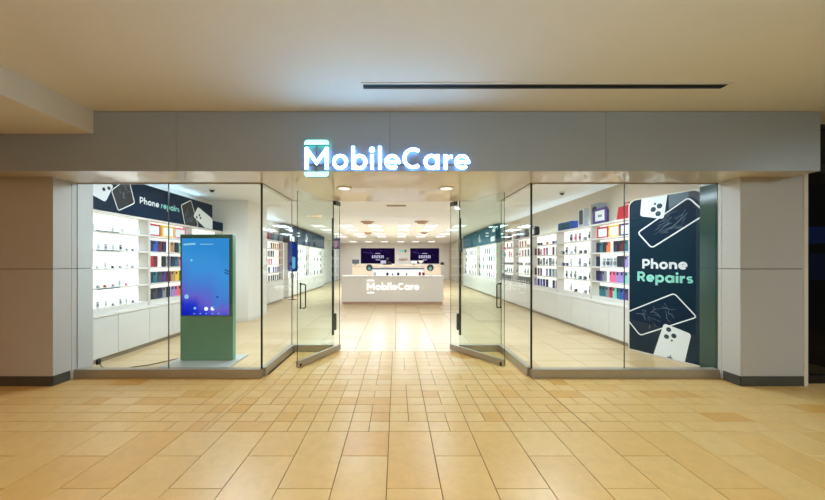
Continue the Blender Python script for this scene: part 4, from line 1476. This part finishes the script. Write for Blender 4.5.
def skin_mesh(name, verts, edges, radii, m_by_z, parent):
    me = bpy.data.meshes.new(name)
    me.from_pydata(verts, edges, [])
    ob = bpy.data.objects.new(name, me); COL.objects.link(ob)
    sk = ob.modifiers.new('skin', 'SKIN')
    ob.data.skin_vertices[0].data[0].use_root = True
    for i, r in enumerate(radii):
        ob.data.skin_vertices[0].data[i].radius = r if isinstance(r, tuple) else (r, r)
    ss = ob.modifiers.new('sub', 'SUBSURF'); ss.levels = 1; ss.render_levels = 1
    dg = bpy.context.evaluated_depsgraph_get()
    new = bpy.data.meshes.new_from_object(ob.evaluated_get(dg))
    bpy.data.objects.remove(ob)
    for m in m_by_z[1]:
        new.materials.append(m)
    for p in new.polygons:
        p.use_smooth = True
        p.material_index = m_by_z[0](p.center)
    o = bpy.data.objects.new(name, new); COL.objects.link(o); o.parent = parent
    return o


vb = [(0, 0, .95), (0, 0, 1.12), (0, 0, 1.36), (0, -.01, 1.45), (0, -.02, 1.55), (0, -.03, 1.62),
      (.10, 0, .90), (.11, -.01, .50), (.11, 0, .10), (.12, -.12, .04),
      (-.10, 0, .90), (-.11, -.01, .50), (-.11, 0, .10), (-.12, -.12, .04),
      (.19, 0, 1.38), (.25, .02, 1.12), (.22, -.18, .98), (.20, -.26, .98),
      (-.19, 0, 1.38), (-.25, .02, 1.12), (-.22, -.18, .98), (-.20, -.26, .98)]
eb = [(0, 1), (1, 2), (2, 3), (3, 4), (4, 5), (0, 6), (6, 7), (7, 8), (8, 9), (0, 10), (10, 11), (11, 12), (12, 13), (2, 14), (14, 15), (15, 16), (16, 17), (2, 18), (18, 19), (19, 20), (20, 21)]
rb = [(.16, .11), (.14, .10), (.17, .11), .055, .085, .075, .09, .06, .045, .04, .09, .06, .045, .04, .065, .048, .036, .034, .065, .048, .036, .034]
m_skin = mat('skin', (196, 150, 122), .5, vary=.05); m_cloth = mat('dark_clothing', (22, 22, 26), .8, vary=.1)
vb = [(x, -y, z * 1.1) for x, y, z in vb]
skin_mesh('body', vb, eb, rb, (lambda c: 1 if (c.z > 1.60 or (abs(c.x) > .15 and c.y > .16 and c.z < 1.15)) else 0, [m_cloth, m_skin]), pr)
MB().lathe((PX, PY + .005, 1.72), [(.075, -.12), (.105, -.03), (.112, .04), (.08, .11), (.02, .135)], 14).build('hair', M['black'], pr, True)

# ---------------------------------------------------------------- dark neighbouring shop window at the right edge
nx = 5.285
w = new_window()
pane('pane', nx + .02, 4.30, 9.0, 4.30, .1, ZC - .02, w, gm='smoke')
bx('frame', (nx, 4.26, 0), (9.0, 4.34, .1), M['black'], w)
bx('frame', (nx, 4.26, ZC - .05), (9.0, 4.34, ZC), M['black'], w)
bx('mullion', (5.98, 4.27, .1), (6.03, 4.33, ZC - .05), M['black'], w)
dk = mat('dark_shop_interior', (24, 26, 34), .7, vary=.2)
nb = MB()
nb.box((4.86, 6.6, 0), (9, 6.7, ZC)); nb.box((8.9, 4.35, 0), (9, 6.6, ZC)); nb.box((5.24, 4.43, 0), (5.28, 6.6, ZC)); nb.box((5.2, 4.4, -.02), (9, 6.6, 0.002))
struct(nb.build('wall_neighbour', dk))
t = thing('reflection_glow', (6.9, 6.2, 0), 'blue glow block standing in for a reflection in the dark right window', 'cabinet')  # added glowing block, stands for a reflection of another shop
bx('body', (6.4, 6.1, 0), (8.2, 6.55, 1.9), dk, t)
bx('glow_band', (6.5, 6.08, 1.95), (8.1, 6.5, 2.25), emis('blue_reflection_light', (30, 60, 120), .7), t)
bx('screen', (6.6, 6.07, 1.25), (8.0, 6.1, 1.75), emis('dim_reflection_light', (30, 50, 84), .5), t)  # this panel too is glow standing for the reflection

# ---------------------------------------------------------------- mall lamp fittings, and a trough made up round the added ceiling fill (behind the viewer)
t = thing('added_fill_trough', (0.9, -0.6, 2.5), 'long white trough made up round the added fill light under the concourse ceiling', 'ceiling light')
bx('tray', (-1.15, -0.80, 2.52), (2.95, -0.40, 2.54), M['trimw'], t)
for y in (-0.80, -0.42):
    bx('side', (-1.15, y, 2.54), (2.95, y + 0.02, 2.60), M['trimw'], t)
for x in (-0.9, 2.7):
    bx('rod', (x, -0.61, 2.54), (x + 0.012, -0.598, ZC), M['steel'], t)
k = 0
for o in [o for o in bpy.data.objects if o.name.startswith('mall_lamp')]:
    x, y, z = o.location
    zc = ZC if x > XB else 3.126
    t = thing('concourse_downlight', (x, y, zc), 'square recessed concourse downlight, %s from the left behind the viewer' % ORD[k], 'downlight', 'concourse downlights')
    k += 1
    for a, b in (((-.34, -.34), (.34, -.31)), ((-.34, .31), (.34, .34)), ((-.34, -.31), (-.31, .31)), ((.31, -.31), (.34, .31))):
        bx('frame', (x + a[0], y + a[1], zc - 0.05), (x + b[0], y + b[1], zc), M['trimw'], t)
